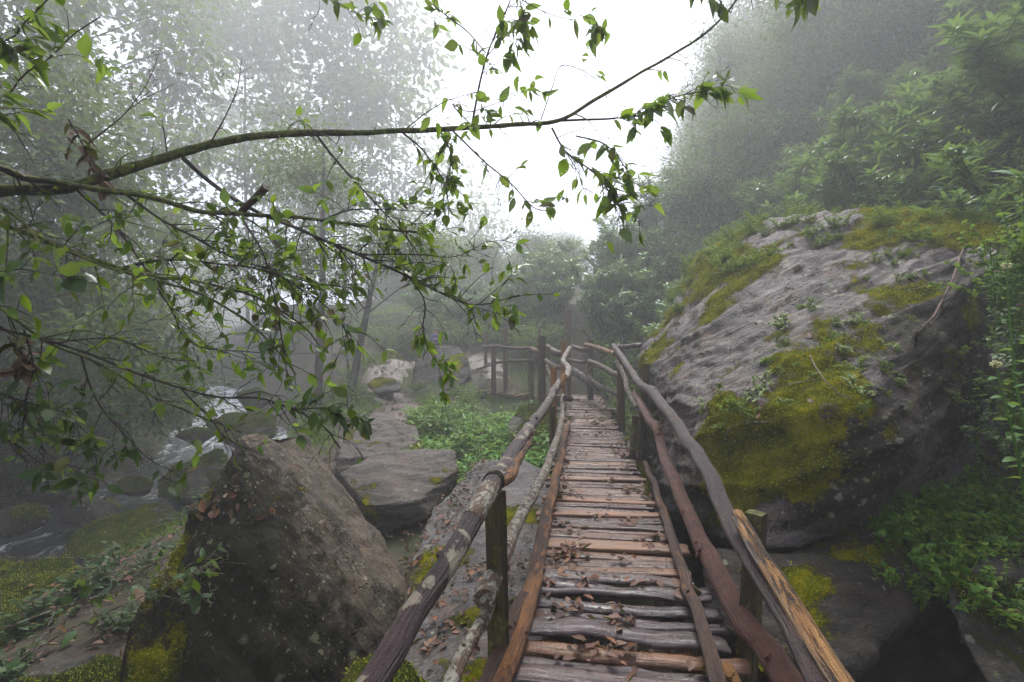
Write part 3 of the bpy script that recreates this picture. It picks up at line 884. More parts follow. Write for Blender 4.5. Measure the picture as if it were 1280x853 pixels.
# knot of joints at the far end of the left handrail
rail([(698, 482, 8.7), (706, 476, 8.6), (711, 462, 9.4), (704, 450, 10.3), (712, 436, 11.2)], [.05, .045, .06, .05, .05], M['bark_lichen'], "crooked pale branch joining the left handrail to the far posts", n=30)
rail([(702, 484, 8.4), (706, 468, 8.5)], [.05, .052], M['post_orange'], "orange cut stub at the far end of the left handrail", n=8)
rail([(713, 498, 8.7), (706, 497, 8.5)], [.05, .05], M['bark_brown'], n=8)
# right handrail
rail([(768, 433, 11), (782, 454, 8.8), (801, 482, 7.0), (814, 489, 6.2), (832, 512, 5.2), (850, 538, 4.4), (879, 582, 3.5), (912, 653, 2.9), (942, 702, 2.5), (987, 775, 2.1), (1030, 860, 1.82), (1060, 915, 1.66)], [.06, .056, .056, .062, .054, .052, .052, .052, .052, .05, .05, .05], M['bark_wet'], "long dark top pole of the right handrail, bent in the middle", 14, n=120)
rail([(921, 643, 2.72), (943, 680, 2.5), (965, 713, 2.3), (1010, 788, 1.98), (1056, 860, 1.74), (1090, 915, 1.6)], [.036, .039, .041, .043, .043, .043], M['bark_peeled'], "glossy peeled yellow pole on top of the right handrail", 14, .04, n=70, knots=False)
rail([(794, 493, 7.3), (804, 512, 6.4), (814, 528, 5.8), (822, 535, 5.4), (825, 553, 5.2), (834, 585, 4.7), (864, 649, 3.85), (890, 705, 3.3), (924, 765, 2.75), (965, 818, 2.32), (992, 862, 2.1), (1020, 910, 1.95)], [.05, .05, .05, .055, .05, .052, .056, .064, .062, .06, .06, .06], M['bark_red'], "rough red barked middle pole of the right handrail", 14, .09, n=100)
rail([(806, 578, 6.4), (822, 619, 5.05), (841, 672, 3.96), (860, 728, 3.23), (879, 788, 2.69), (898, 853, 2.28), (912, 905, 2.05)], [.026, .034, .036, .036, .037, .038, .038], M['bark_brown'], "thin dark pole along the right edge of the deck", 12, n=70)
rail([(771, 452, 10.4), (782, 474, 9.2), (785, 490, 8.4), (796, 510, 7.3)], [.04, .045, .04, .035], M['bark_lichen'], "pale crooked branch under the far right handrail", n=30)
rail([(906, 836, 2.42), (922, 870, 2.3), (935, 900, 2.2)], .045, M['post_orange'], "cut log end at the right edge of the deck", n=10)
rail([(789, 545, 7.6), (796, 575, 6.9)], [.03, .04], M['bark_red'], n=10)

def post(px, ytop, d, zbot, w, mat, label=None, square=False, lean=(0, 0), parent=None, pxb=None, cutmat=None):
    top = P(px, ytop, d)
    bot = np.array((top[0] + lean[0], top[1] + lean[1], zbot))
    if pxb is not None:
        bot[0] = (pxb - 640) / FPX * d
    m = MB()
    n = 14
    path = np.linspace(0, 1, n)[:, None] * (top - bot) + bot
    if square:
        m.tube(path, w * .62 * (1 + .03 * np.sin(np.arange(n) * 1.7)), 4, .03)
    else:
        m.tube(path, w / 2 * np.linspace(1.12, 1, n), 10, .08)
    o = bpart(m, "post", mat, label, parent)
    for p in o.data.polygons:
        p.use_smooth = not square
    if cutmat:
        c = MB()
        c.tube(np.array([top - (0, 0, .004), top + (0, 0, .006)]), w * .46, 10)
        bpart(c, "cut_end", cutmat, None, o)
    return o
lp = post(619, 614, 2.5, -.75, .085, M['post_moss'], "mossy square post carrying the near left handrail", True, pxb=628)
post(945, 641, 2.72, -1.0, .1, M['post_moss'], "mossy square post carrying the near right handrail", True, pxb=922)
post(692, 459, 8.6, -.25, .085, M['post_orange'], "orange square post behind the left handrail", True)
post(690, 508, 8.0, -.6, .07, M['post_moss'], None, True)
post(808, 455, 7.35, -.3, .11, M['post_moss'], None, False, pxb=800)
post(794, 520, 7.0, -.6, .09, M['post_moss'], None, False, pxb=787)
post(776, 436, 10.6, -.4, .16, M['bark_brown'], None, False)
post(704, 427, 11.2, -.3, .085, M['post_orange'], None, True)
# lashing round the near left post: a few rough turns of twine, and the pale barkless band beside it
pl, pr = POLE_L
k0 = int(np.argmin(np.linalg.norm(pl - P(614, 612, 2.2), axis=1)))
ax = unit(pl[k0 + 1] - pl[k0 - 1])
u = unit(np.cross(ax, (0, 0, 1)))
w = np.cross(u, ax)
mb = MB()
a = np.linspace(0, 2 * math.pi * 4.3, 90)
rr_ = pr[k0] * 1.06 + .002 * np.sin(a * 2.7)
mb.tube(pl[k0] + ax * (a / a[-1] - .5)[:, None] * .035 + ax * (.006 * np.sin(a * 1.3))[:, None] + np.cos(a)[:, None] * u * rr_[:, None] + np.sin(a)[:, None] * w * rr_[:, None], .0028, 5)
bpart(mb, "lashing", M['twine'], "dark twine lashing the left pole to its post", railA)
mb = MB()
mb.tube(pl[k0 - 4:k0], pr[k0 - 4:k0] * 1.025, 14, .03)
bpart(mb, "pale_band", M['bark_lichen'], None, railA)

# ---- far railings: fence by the turn of the walkway
def fence(name, label, posts, rails, base, cat="fence"):
    global bridge, BO
    sb, so = bridge, BO
    BO = np.array(base, float)
    e = empty(name, tuple(BO), label, cat)
    bridge = e
    for p in posts:
        post(*p[:6], **(p[7] if len(p) > 7 else {}))
    for pp, r, mt in rails:
        rail(pp, r, mt, n=24, seg=8)
    bridge, BO = sb, so
    return e
fence("log_railing", "rough log railing with a tall thick post at the left corner of the far walkway", [
    (678, 420, 12.2, -.9, .16, M['bark_brown'], None, dict(cutmat=M['cut'])), (674, 412, 12.8, -.2, .07, M['post_wood'], None),
    (711, 388, 14.6, -.3, .13, M['post_wood'], None), (738, 425, 14.0, -.3, .15, M['bark_brown'], None, dict(cutmat=M['cut']))],
    [([(683, 433, 12.2), (693, 440, 11.6), (703, 443, 11.3)], [.06, .08, .08], M['bark_brown']), ([(681, 450, 12.2), (691, 457, 11.7), (702, 460, 11.2)], [.05, .06, .05], M['bark_lichen']),
     ([(714, 432, 14.4), (726, 437, 14.2), (738, 436, 13.9)], [.05, .06, .06], M['bark_brown']), ([(732, 431, 13.8), (750, 436, 12.5), (768, 443, 11.0)], [.06, .06, .055], M['bark_orange']),
     ([(710, 449, 14.5), (726, 453, 14.2), (738, 449, 13.9)], .05, M['bark_brown']), ([(736, 451, 13.8), (750, 457, 12.6), (774, 470, 10.8)], .055, M['bark_lichen']),
     ([(710, 460, 14.5), (726, 470, 13.9), (742, 480, 13.4)], .11, M['bark_purple']), ([(735, 470, 13.6), (750, 483, 12.4), (774, 494, 10.8)], .06, M['bark_purple']),
     ([(681, 458, 12.3), (690, 475, 12), (697, 488, 11.4)], .06, M['bark_lichen'])], P(700, 500, 13))
fence("log_railing", "low misty log railing around the small walkway left of the tall corner post", [
    (632, 405, 16.4, -.15, .15, M['post_wood'], None), (617, 433, 15.8, -.3, .15, M['bark_brown'], None), (607, 415, 18.6, -.1, .12, M['post_wood'], None), (664, 438, 14.4, -.4, .15, M['post_moss'], None), (660, 432, 18.4, .0, .1, M['post_wood'], None)],
    [([(604, 433, 18.4), (620, 433, 16.6), (645, 436, 15.4), (664, 434, 14.4)], .05, M['bark_brown']), ([(664, 436, 14.3), (671, 439, 13.4), (678, 441, 12.5)], .06, M['bark_orange']),
     ([(606, 456, 18.2), (632, 452, 16.3), (652, 451, 15.4), (672, 450, 13.6)], .05, M['bark_brown']), ([(617, 455, 15.9), (596, 462, 18.0)], .04, M['bark_lichen'])], P(635, 480, 16))
rail_end = fence("guard_rail", "short single pole from the end of the right handrail to the huge boulder", [], [([(766, 434, 11.05), (785, 433, 10.6), (803, 432, 10.2)], .05, M['bark_purple'])], P(785, 440, 10.6), "rail")

# walkway that turns left
walk = empty("walkway", (-.2, 17.0, -.1), "short plank walkway turning left in the mist beyond the footbridge", "walkway")
for k in range(15):
    m = board(R.uniform(1.25, 1.45), .19, .04, .012, 200 + k)
    o = m.obj("plank", M['plank'], walk, False)
    t_ = k / 14
    o.location = (1.9 - 3.1 * t_, -1.2 + 1.3 * t_ - .2, R.uniform(-.015, .015) + .1 * t_)
    o.rotation_euler = (0, R.uniform(-.02, .02), rad(66))
for s_ in (-.45, .45):
    mb = MB()
    q = np.array([(2.0, -1.4 + s_, -.14), (-1.3, .0 + s_, -.04)])
    mb.tube(q, .1, 10, .06)
    mb.obj("beam", M['bark_brown'], walk, True)
mb = MB()
mb.tube(np.array([(.5, -1.5, -.55), (.75, -2.1, -.55)]), .17, 12, .06)
mb.obj("support_log", M['bark_brown'], walk, True)
# ------------------------------------------------------------------ vegetation builders
def rows(n, *cols):
    return np.stack([np.broadcast_to(c, (n,)) for c in cols], -1)

def crown_leaves(mb, centers, radii, n, size, T, sub=.3, per=14, droop=.35):
    """leaves in sprays: spray centres spread through ellipsoid clumps, leaves fanned round each spray"""
    centers = np.asarray(centers, float)
    radii = np.asarray(radii, float)
    w = radii ** 2.2
    k = max(1, n // per)
    ci = NR.choice(len(centers), k, p=w / w.sum())
    u = rdir(k) * (NR.random((k, 1)) ** .45)
    sc = centers[ci] + u * radii[ci, None] * np.array((1, 1, .75))
    out = unit(u + np.array((0, 0, .15)))
    sc = np.repeat(sc, per, 0)
    out = np.repeat(out, per, 0)
    m = len(sc)
    off = NR.normal(size=(m, 3)) * sub * np.array((1, 1, .55))
    pos = sc + off
    d = unit(out * .5 + unit(off) * .8 + NR.normal(size=(m, 3)) * .35 - np.array((0, 0, droop)))
    up = unit(np.array((0, 0, 1.0)) + NR.normal(size=(m, 3)) * .45)
    mb.leaves(T, pos, d, up, size * NR.uniform(.6, 1.25, m))

def tree(name, label, base, hgt, lean, r, clumps, nleaf, lsize, leafm, group=None, T=T_RH, sub=.3, cat='tree', twigs=True):
    """clumps: list of (dx,dy,dz,radius) relative to the base"""
    base = np.asarray(base, float)
    root = empty(name, tuple(base), label, cat, group)
    top = np.array((lean[0], lean[1], hgt))
    mid = top * .5 + np.array((R.uniform(-.2, .2), R.uniform(-.2, .2), 0)) - np.array((lean[0], lean[1], 0)) * .12
    tp = spline(np.array([(0, 0, -.4), mid * .45, mid, top * .78 , top]), 24)
    tp = tp + np.stack([fbm(tp * .9 + base + k * 9, 3, k) for k in range(3)], -1) * .08 * np.linspace(0, 1, 24)[:, None]
    m = MB()
    m.tube(tp, r * np.linspace(1.15, .3, 24), 9, .1)
    m.obj('trunk', M['bark_tree'], root, True)
    cl = np.array(clumps, float)
    for c in cl:
        zt = np.clip(c[2] - R.uniform(.3, .5) * (np.hypot(c[0] - lean[0] * .6, c[1] - lean[1] * .6) + .6), hgt * .22, hgt * .95)
        k = int(np.argmin(np.abs(tp[:, 2] - zt)))
        a = tp[k]
        e = c[:3] + np.array((0, 0, .2))
        q = spline(np.array([a, a * .5 + e * .5 + np.array((R.uniform(-.2, .2), R.uniform(-.2, .2), .25)), e]), 10)
        m = MB()
        rl = max(.018, r * .38 * (1 - k / 30))
        m.tube(q, np.linspace(rl, .008, 10), 6, .08)
        if twigs:
            for _ in range(5):
                j = R.randrange(4, 10)
                t2 = q[j] + rdir(1)[0] * c[3] * R.uniform(.5, .9)
                m.tube(spline(np.array([q[j], (q[j] + t2) / 2 + rdir(1)[0] * .1, t2]), 5), np.linspace(.012, .004, 5), 4)
        m.obj('limb', M['bark_tree'], root, True)
    m = MB()
    crown_leaves(m, cl[:, :3], cl[:, 3], nleaf, lsize, T, sub)
    m.obj('crown', leafm, root)
    return root

def rand_clumps(n, ox, oy, z0, z1, spread, rmin, rmax):
    out = []
    for _ in range(n):
        a, q = R.uniform(0, 6.28), math.sqrt(R.random()) * spread
        z = R.uniform(z0, z1)
        s = 1 - .55 * ((z - z0) / (z1 - z0)) ** 2
        out.append((ox + math.cos(a) * q * s, oy + math.sin(a) * q * s, z, R.uniform(rmin, rmax)))
    return out

def shrub(name, label, cat, group, loc, kind, hgt, nst, leafm, spread=.6, lsize=.16, T=T_LA):
    root = empty(name, loc, label, cat, group)
    ms, ml = MB(), MB()
    for s in range(nst):
        a = R.uniform(0, 6.28)
        q = R.uniform(.15, 1) * spread * hgt
        h = hgt * R.uniform(.55, 1.05)
        e = np.array((math.cos(a) * q, math.sin(a) * q, h))
        st = np.array((math.cos(a) * .06, math.sin(a) * .06, -.1))
        sp = spline(np.array([st, st * .4 + e * np.array((.3, .3, .55)), e]), 12)
        tips = [sp]
        for _ in range(R.randrange(2, 5)):
            j = R.randrange(4, 11)
            a2 = a + R.uniform(-1.6, 1.6)
            l2 = hgt * R.uniform(.15, .35)
            e2 = sp[j] + np.array((math.cos(a2) * l2 * .7, math.sin(a2) * l2 * .7, l2 * .7))
            tips.append(spline(np.array([sp[j], (sp[j] + e2) / 2 + (0, 0, .02), e2]), 7))
        for i, tp in enumerate(tips):
            ms.tube(tp, np.linspace(.012 if i == 0 else .007, .003, len(tp)), 5)
            tdir = unit(tp[-1] - tp[-3])
            if kind == 'lance':
                n1 = R.randrange(14, 20)
                an = np.arange(n1) * 2.4 + R.uniform(0, 6)
                el = np.linspace(.1, .9, n1)
                dv = np.stack((np.cos(an), np.sin(an), .8 * (el - .35)), -1) + tdir * .35
                ml.leaves(T, tp[-1] - tdir * (1 - el)[:, None] * lsize * .9, dv, unit(np.array((0, 0, 1.)) + tdir * .5 + NR.normal(size=(n1, 3)) * .15), lsize * NR.uniform(.7, 1.25, n1))
                k = len(tp)
                n2 = 18
                jj = NR.integers(k // 3, k, n2)
                dv = unit(rdir(n2) * np.array((1, 1, .4)) + (0, 0, .15))
                ml.leaves(T, tp[jj], dv, np.tile((0, 0, 1.), (n2, 1)), lsize * NR.uniform(.6, 1.1, n2))
            else:
                n2 = R.randrange(12, 20)
                jj = NR.integers(2, len(tp), n2)
                dv = unit(rdir(n2) * np.array((1, 1, .35)) + tdir * .3)
                ml.leaves(T, tp[jj] + NR.normal(size=(n2, 3)) * .02, dv, unit(np.array((0, 0, 1.)) + NR.normal(size=(n2, 3)) * .3), lsize * NR.uniform(.5, 1.2, n2))
    ms.obj('stem', M['bark_twig'], root, True)
    ml.obj('foliage', leafm, root)
    return root

# ------------------------------------------------------------------ hillside vegetation
def on(X, Y, dz=0.0):
    return (float(X), float(Y), float(H(np.array([X]), np.array([Y]))[0]) + dz)

def blocked(x, y):
    """keeps plants off the bridge, the walkway and out of the big boulder"""
    if -.5 < x - XC(y) < .5 or (XL(y) - .25 < x < XL(y) + 1.25 and y < 15.5):
        return True
    if 15 < y < 17.8 and -1.4 < x < 2.2:
        return True
    return 3.6 < y < 9.6 and 1.2 < x < 5.5 + (y - 5) * .25

protos = [shrub("lance_leaf_shrub", "pale green shrub with whorls of long narrow leaves on the misty right slope", "shrub", "long leaved shrubs on the right slope", (8, 9, 0), 'lance', h, n, M['lance'], .5, s)
          for h, n, s in ((2.3, 15, .27), (1.7, 14, .24), (2.8, 18, .3))]
spots = []
for px, d in ((1150, 9.3), (1235, 7.6), (1080, 11), (1010, 12.5), (930, 15), (1200, 11.5), (1270, 9.6), (1120, 13), (1040, 15.5), (960, 18), (1100, 8.9), (1330, 8.2)):
    spots.append(((px - 640) / FPX * d, d))
for _ in range(4000):
    y = R.uniform(6, 27)
    x = R.uniform(hill_foot(y) + 1, hill_foot(y) + 15)
    if blocked(x, y) or x > y * 1.15 + 1 or len(spots) > 95:
        continue
    if min((x - a) ** 2 + (y - b) ** 2 for a, b in spots) > (.8 + y * .028) ** 2:
        spots.append((x, y))
for i, (x, y) in enumerate(spots):
    p = protos[i % 3]
    loc = on(x, y, -.1)
    if i < 3:
        p.location = loc
    else:
        dup(p, loc, R.uniform(0, 6.28), R.uniform(.75, 1.2))

# broadleaf bushes lower on the slope and behind the bridge
protos = [shrub("leafy_bush", "yellowish green small leaved bush at the foot of the misty right slope", "bush", "small leaved bushes at the foot of the right slope", (3, 18, 0), 'broad', h, n, M['under'], .7, s, T_RH)
          for h, n, s in ((1.1, 22, .085), (1.5, 26, .1), (.8, 20, .07))]
spots = []
for _ in range(6000):
    y = R.uniform(8.5, 26)
    x = R.uniform(hill_foot(y) - 1.6, hill_foot(y) + 6)
    if blocked(x, y) or len(spots) > 110 or x < -9:
        continue
    if not spots or min((x - a) ** 2 + (y - b) ** 2 for a, b in spots) > .75 ** 2:
        spots.append((x, y))
for i, (x, y) in enumerate(spots):
    p = protos[i % 3]
    if i < 3:
        p.location = on(x, y, -.08)
    else:
        dup(p, on(x, y, -.08), R.uniform(0, 6.28), R.uniform(.7, 1.25))

# ground cover on the right slope: one mass
n = 52000
Y = NR.uniform(5, 34, n)
X = hill_foot(Y) - .6 + NR.random(n) ** 1.4 * 16
k = np.array([not blocked(a, b) for a, b in zip(X, Y)]) & (X < Y * 1.2 + 2)
X, Y = X[k], Y[k]
n = len(X)
Z = H(X, Y) + NR.random(n) ** 2 * .5 * (1 + .5 * vnoise(np.stack((X, Y, 0 * X), -1) * 1.3))
mb = MB()
mb.leaves(T_RH, np.stack((X, Y, Z), -1), unit(rdir(n) * (1, 1, .5) + np.array((-.4, -.2, .1))), unit(np.array((-.4, 0, 1.)) + NR.normal(size=(n, 3)) * .4), NR.uniform(.06, .17, n))
tag(mb.obj("undergrowth", M['under']), "dense leafy undergrowth covering the misty right slope", "undergrowth", kind='stuff')

# trees standing on the right slope, leafy to the ground and dark in the mist
protos = [tree("hillside_tree", "dark leafy tree dissolving in the mist high on the right slope", (10, 30, 5), h, (-.6, -.2), .13,
               rand_clumps(24, -.5, 0, h * .06, h, w, .8, 1.4), nl, .17, M['forest'], "dark trees high on the right slope", sub=.36)
          for h, w, nl in ((7, 2.6, 9000), (9, 2.6, 10000), (6, 3.0, 9000), (8, 2.2, 8000))]
spots = [((px - 640) / FPX * d, d) for px, d in ((985, 25), (1060, 22), (1140, 19), (1230, 17), (930, 31), (880, 38), (1290, 15.5))]
for _ in range(5000):
    y = 19 + 76 * R.random() ** 1.2
    x = R.uniform(.36 * y, 52)
    if x > y * 1.1 or len(spots) > 100:
        continue
    if min((x - a) ** 2 + (y - b) ** 2 for a, b in spots) > (1.6 + .05 * y) ** 2:
        spots.append((x, y))
for i, (x, y) in enumerate(spots):
    p = protos[i % 4]
    if i < 4:
        p.location = on(x, y, -.4)
    else:
        dup(p, on(x, y, -.4), R.uniform(0, 6.28), R.uniform(.75, 1.15) * (1 + max(0, y - 25) * .014))
# ragged low trees closing the valley in the middle
protos = [tree("valley_tree", "faint low tree closing the misty valley beyond the footbridge", (0, 40, 3), h, (.2, 0), .1,
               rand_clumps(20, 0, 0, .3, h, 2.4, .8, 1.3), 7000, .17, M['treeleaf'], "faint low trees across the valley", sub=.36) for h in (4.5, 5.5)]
spots = []
for _ in range(3000):
    y = R.uniform(38, 78)
    x = R.uniform(-.25 * y, .12 * y)
    if len(spots) < 36 and (not spots or min((x - a) ** 2 + (y - b) ** 2 for a, b in spots) > 2.6 ** 2):
        spots.append((x, y))
for i, (x, y) in enumerate(spots):
    if i < 2:
        protos[i].location = on(x, y, -.4)
    else:
        dup(protos[i % 2], on(x, y, -.4), R.uniform(0, 6.28), R.uniform(.7, 1.2) * (1 + (y - 38) * .012))

# unseen tree beside the camera, added so its crown shades the foreground
tree("unseen_shade_tree", "unseen leafy tree on the right slope, added to shade the foreground", on(10.5, 2.5, -.3), 9, (-3, 0), .2,
     [c for c in rand_clumps(20, -1.5, .5, 3.0, 9, 5.2, .9, 1.4) if c[2] + on(10.5, 2.5)[2] - 1.6 > .72 * (c[1] + 2.5 + c[3]) + c[3] or c[0] + 10.5 - c[3] > 1.1 * (c[1] + 2.5)], 10000, .14, M['forest'], sub=.34)

# trees of the left bank
LT = [("thin straight pale trunk beside the stream, half hidden by the twigs", 397, 500, 15.5, 8.5, (.1, .2), .13, 10, 8000, .13),
      ("slender trunk leaning right, forked near the top, beside the path", 437, 497, 17.5, 6.2, (1.25, .2), .14, 10, 7500, .13)]
for lab, px, py, d, h, lean, r, nc, nl, ls in LT:
    p = P(px, py, d)
    p[2] = H(p[0:1], p[1:2])[0]
    tree("leaning_tree" if lean[0] > 1 else "thin_tree", lab, p, h, lean, r, rand_clumps(nc, lean[0], lean[1], h * .55, h * 1.05, 2.4, .7, 1.2), nl, ls, M['treeleaf'], sub=.4)
for lab, px, d, h, sp, nc, nl, ls, z0 in (
        ("tall airy tree with drooping pale leaves, left of the white sky gap", 430, 46, 35, 8.5, 44, 8500, .8, .4),
        ("tall misty tree with scattered leaves behind the main mossy branch", 310, 50, 40, 10.0, 48, 10000, .85, .28),
        ("dense dark tree at the upper left edge", 95, 21, 21, 5.5, 40, 10500, .38, .2),
        ("dark tree on the left bank behind the crossing branches", 200, 34, 28, 7.0, 40, 9500, .58, .25),
        ("shadowy low tree over the left bank of the stream", 60, 14.5, 9, 3.8, 30, 15000, .2, .06),
        ("pale far tree fading out above the stream", 345, 72, 36, 12, 34, 6500, 1.0, .08),
        ("small bushy tree hanging over the bright water", 200, 22, 7.5, 3.2, 22, 10000, .13, .12),
        ("broad dim tree at the left edge of the picture", -20, 10.5, 10, 3.4, 28, 17000, .2, .08),
        ("faint slim tree deep in the mist behind the two thin trunks", 490, 60, 29, 8, 30, 6000, .75, .08),
        ("very faint rounded tree in the middle of the mist", 585, 76, 22, 11, 30, 6000, .85, .0)):
    x = (px - 640) / FPX * d
    b = on(x, d, -.3)
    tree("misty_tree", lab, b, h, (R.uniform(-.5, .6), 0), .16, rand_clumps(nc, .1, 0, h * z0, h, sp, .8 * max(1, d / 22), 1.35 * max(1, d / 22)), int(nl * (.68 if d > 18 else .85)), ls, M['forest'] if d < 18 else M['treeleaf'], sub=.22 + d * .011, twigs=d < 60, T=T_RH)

# dark bushes along the left bank
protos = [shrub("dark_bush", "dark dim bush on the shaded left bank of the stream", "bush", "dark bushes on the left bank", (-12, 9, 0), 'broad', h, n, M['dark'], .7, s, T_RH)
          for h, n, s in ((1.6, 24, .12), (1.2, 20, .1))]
spots = []
for _ in range(5000):
    y = R.uniform(5, 26)
    x = R.uniform(-24, -1) 
    dl = x - stream_x(y)
    if dl > -2.3 or x < -1.15 * y - 2 or len(spots) > 90:
        continue
    if not spots or min((x - a) ** 2 + (y - b) ** 2 for a, b in spots) > .95 ** 2:
        spots.append((x, y))
for i, (x, y) in enumerate(spots):
    p = protos[i % 2]
    if i < 2:
        p.location = on(x, y, -.08)
    else:
        dup(p, on(x, y, -.08), R.uniform(0, 6.28), R.uniform(.7, 1.35))
n = 26000
Y = NR.uniform(4, 28, n)
X = stream_x(Y) - 1.9 - NR.random(n) ** 1.3 * 11
X, Y = X[X > -1.2 * Y - 2], Y[X > -1.2 * Y - 2]
n = len(X)
Z = H(X, Y) + NR.random(n) ** 2 * .4
mb = MB()
mb.leaves(T_RH, np.stack((X, Y, Z), -1), unit(rdir(n) * (1, 1, .5) + np.array((.4, -.2, .1))), unit(np.array((.4, 0, 1.)) + NR.normal(size=(n, 3)) * .4), NR.uniform(.06, .16, n))
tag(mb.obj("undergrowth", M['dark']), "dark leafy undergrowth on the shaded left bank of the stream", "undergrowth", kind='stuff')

# ------------------------------------------------------------------ weed patch, grass
def herb(loc, h, n, lsize, leafm, T, label, cat, group, name="weed"):
    root = empty(name, loc, label, cat, group)
    ms, ml = MB(), MB()
    for s in range(n):
        a, q = R.uniform(0, 6.28), R.uniform(0, .3) * min(1, h / .4)
        hh = h * R.uniform(.5, 1.05)
        st = np.array((math.cos(a) * q * .5, math.sin(a) * q * .5, -.05))
        e = st + np.array((math.cos(a) * q, math.sin(a) * q, hh))
        sp = spline(np.array([st, (st + e) / 2 + (0, 0, .03), e]), 9)
        ms.tube(sp, .004, 4)
        k = 20
        jj = NR.integers(2, 9, k)
        an = NR.uniform(0, 6.28, k)
        dv = np.stack((np.cos(an), np.sin(an), NR.uniform(-.1, .6, k)), -1)
        ml.leaves(T, sp[jj], dv, np.tile((0, 0, 1.), (k, 1)), lsize * NR.uniform(.5, 1.2, k) * (1.15 - .05 * jj))
    ms.obj('stem', leafm, root)
    ml.obj('foliage', leafm, root)
    return root
protos = [herb((0, 0, 0), h, n, s, (M['weed'], M['under'])[h > .55], T, "bright green leafy weed in the patch left of the footbridge", "weed", "weeds in the green patch") for h, n, s, T in ((.5, 16, .17, T_LA), (.42, 17, .13, T_RH), (.6, 14, .18, T_LA))]
spots = []
for _ in range(5000):
    px, d = R.uniform(520, 690), R.uniform(7.6, 13.2)
    x = (px - 640) / FPX * d
    if x > XL(d) - .3 or len(spots) > 170 or (px < 575 and d < 8.9) or (d < 8.4 and px < 640):
        continue
    if not spots or min((x - a) ** 2 + (d - b) ** 2 for a, b in spots) > .22 ** 2:
        spots.append((x, d))
for i, (x, y) in enumerate(spots):
    p = protos[i % 3]
    if i < 3:
        p.location = on(x, y)
    else:
        dup(p, on(x, y), R.uniform(0, 6.28), R.uniform(.5, 1.6))

def grass(label, X, Y, Z, lo, hi, mat=None):
    n = len(X)
    mb = MB()
    d = unit(NR.normal(size=(n, 3)) * (.45, .45, .1) + np.array((0, 0, 1.)))
    mb.leaves(T_BL, np.stack((X, Y, Z), -1), d, unit(NR.normal(size=(n, 3)) * (1, 1, .05)), NR.uniform(lo, hi, n))
    return tag(mb.obj("grass", mat or M['grass']), label, "grass", kind='stuff')
n = 16000
Y = NR.uniform(7.5, 22, n)
X = NR.uniform(-6.5, 2.2, n)
q = np.stack((X, Y, 0 * X), -1)
ok = (vnoise(q * .55, 77) > -.15) & (X < XL(Y) - .2) & (X - stream_x(Y) > 3.2)
dp = np.min(np.hypot(X[:, None] - pathp[None, :, 0], Y[:, None] - pathp[None, :, 1]), 1)
ok &= (dp > .55) & ~((X > -2.0) & (Y < 13.4) & (NR.random(n) < .6))
X, Y = X[ok], Y[ok]
grass("short green grass growing between the path and the footbridge", X, Y, H(X, Y) - .01, .1, .32)

# leafy plants along the path edge under the leaning tree
protos = [herb((0, 0, 0), .45, 14, .09, M['under'], T_RH, "yellow green leafy plant at the foot of the thin trees by the path", "plant", "leafy plants by the path", "leafy_plant")]
i = 0
for _ in range(600):
    y = R.uniform(11, 21)
    x = R.uniform(stream_x(y) + 2.6, -1.2)
    if min(np.hypot(x - pathp[:, 0], y - pathp[:, 1])) < .75 or i > 70:
        continue
    if i == 0:
        protos[0].location = on(x, y)
    else:
        dup(protos[0], on(x, y), R.uniform(0, 6.28), R.uniform(.6, 1.4))
    i += 1
# ------------------------------------------------------------------ the alder whose boughs hang over the view
alder = empty("alder_tree", (-3.3, 2.1, -1.9), "near alder reaching mossy crooked branches with green and brown leaves across the view", "tree")
AO = np.array((-3.3, 2.1, -1.9))
def aobj(mb, name, mat, parent=None, smooth=True):
    mb.v = [v - AO for v in mb.v]
    return mb.obj(name, mat, parent or alder, smooth)
mb = MB()
tp = spline(np.array([(-3.3, 2.1, -2.3), (-3.25, 2.15, 0), (-3.35, 2.2, 2), (-3.2, 2.2, 4), (-3.0, 2.4, 6.5)]), 30)
mb.tube(tp, np.linspace(.17, .08, 30), 12, .08)
aobj(mb, 'trunk', M['bark_moss'])

# unseen alder crown overhead, added to shade the lower left
cl = rand_clumps(40, -5.2, .4, 3.0, 8.5, 4.6, .8, 1.3)
cl = [c for c in cl if c[2] - c[3] * 1.3 > 1.9 + .72 * max(c[1] + c[3], 0)]
mb = MB()
for c in cl:
    e = np.array(c[:3])
    k = int(np.argmin(np.abs(tp[:, 2] - max(1.5, c[2] - 1.5))))
    mb.tube(spline(np.array([tp[k], (tp[k] + e) / 2 + (0, 0, .4), e]), 10), np.linspace(.045, .01, 10), 6)
aobj(mb, 'limb', M['bark_moss'])
mb = MB()
crown_leaves(mb, [c[:3] for c in cl], [c[3] for c in cl], 18000, .12, T_RH, .3)
aobj(mb, 'crown', M['forest'], None, False)

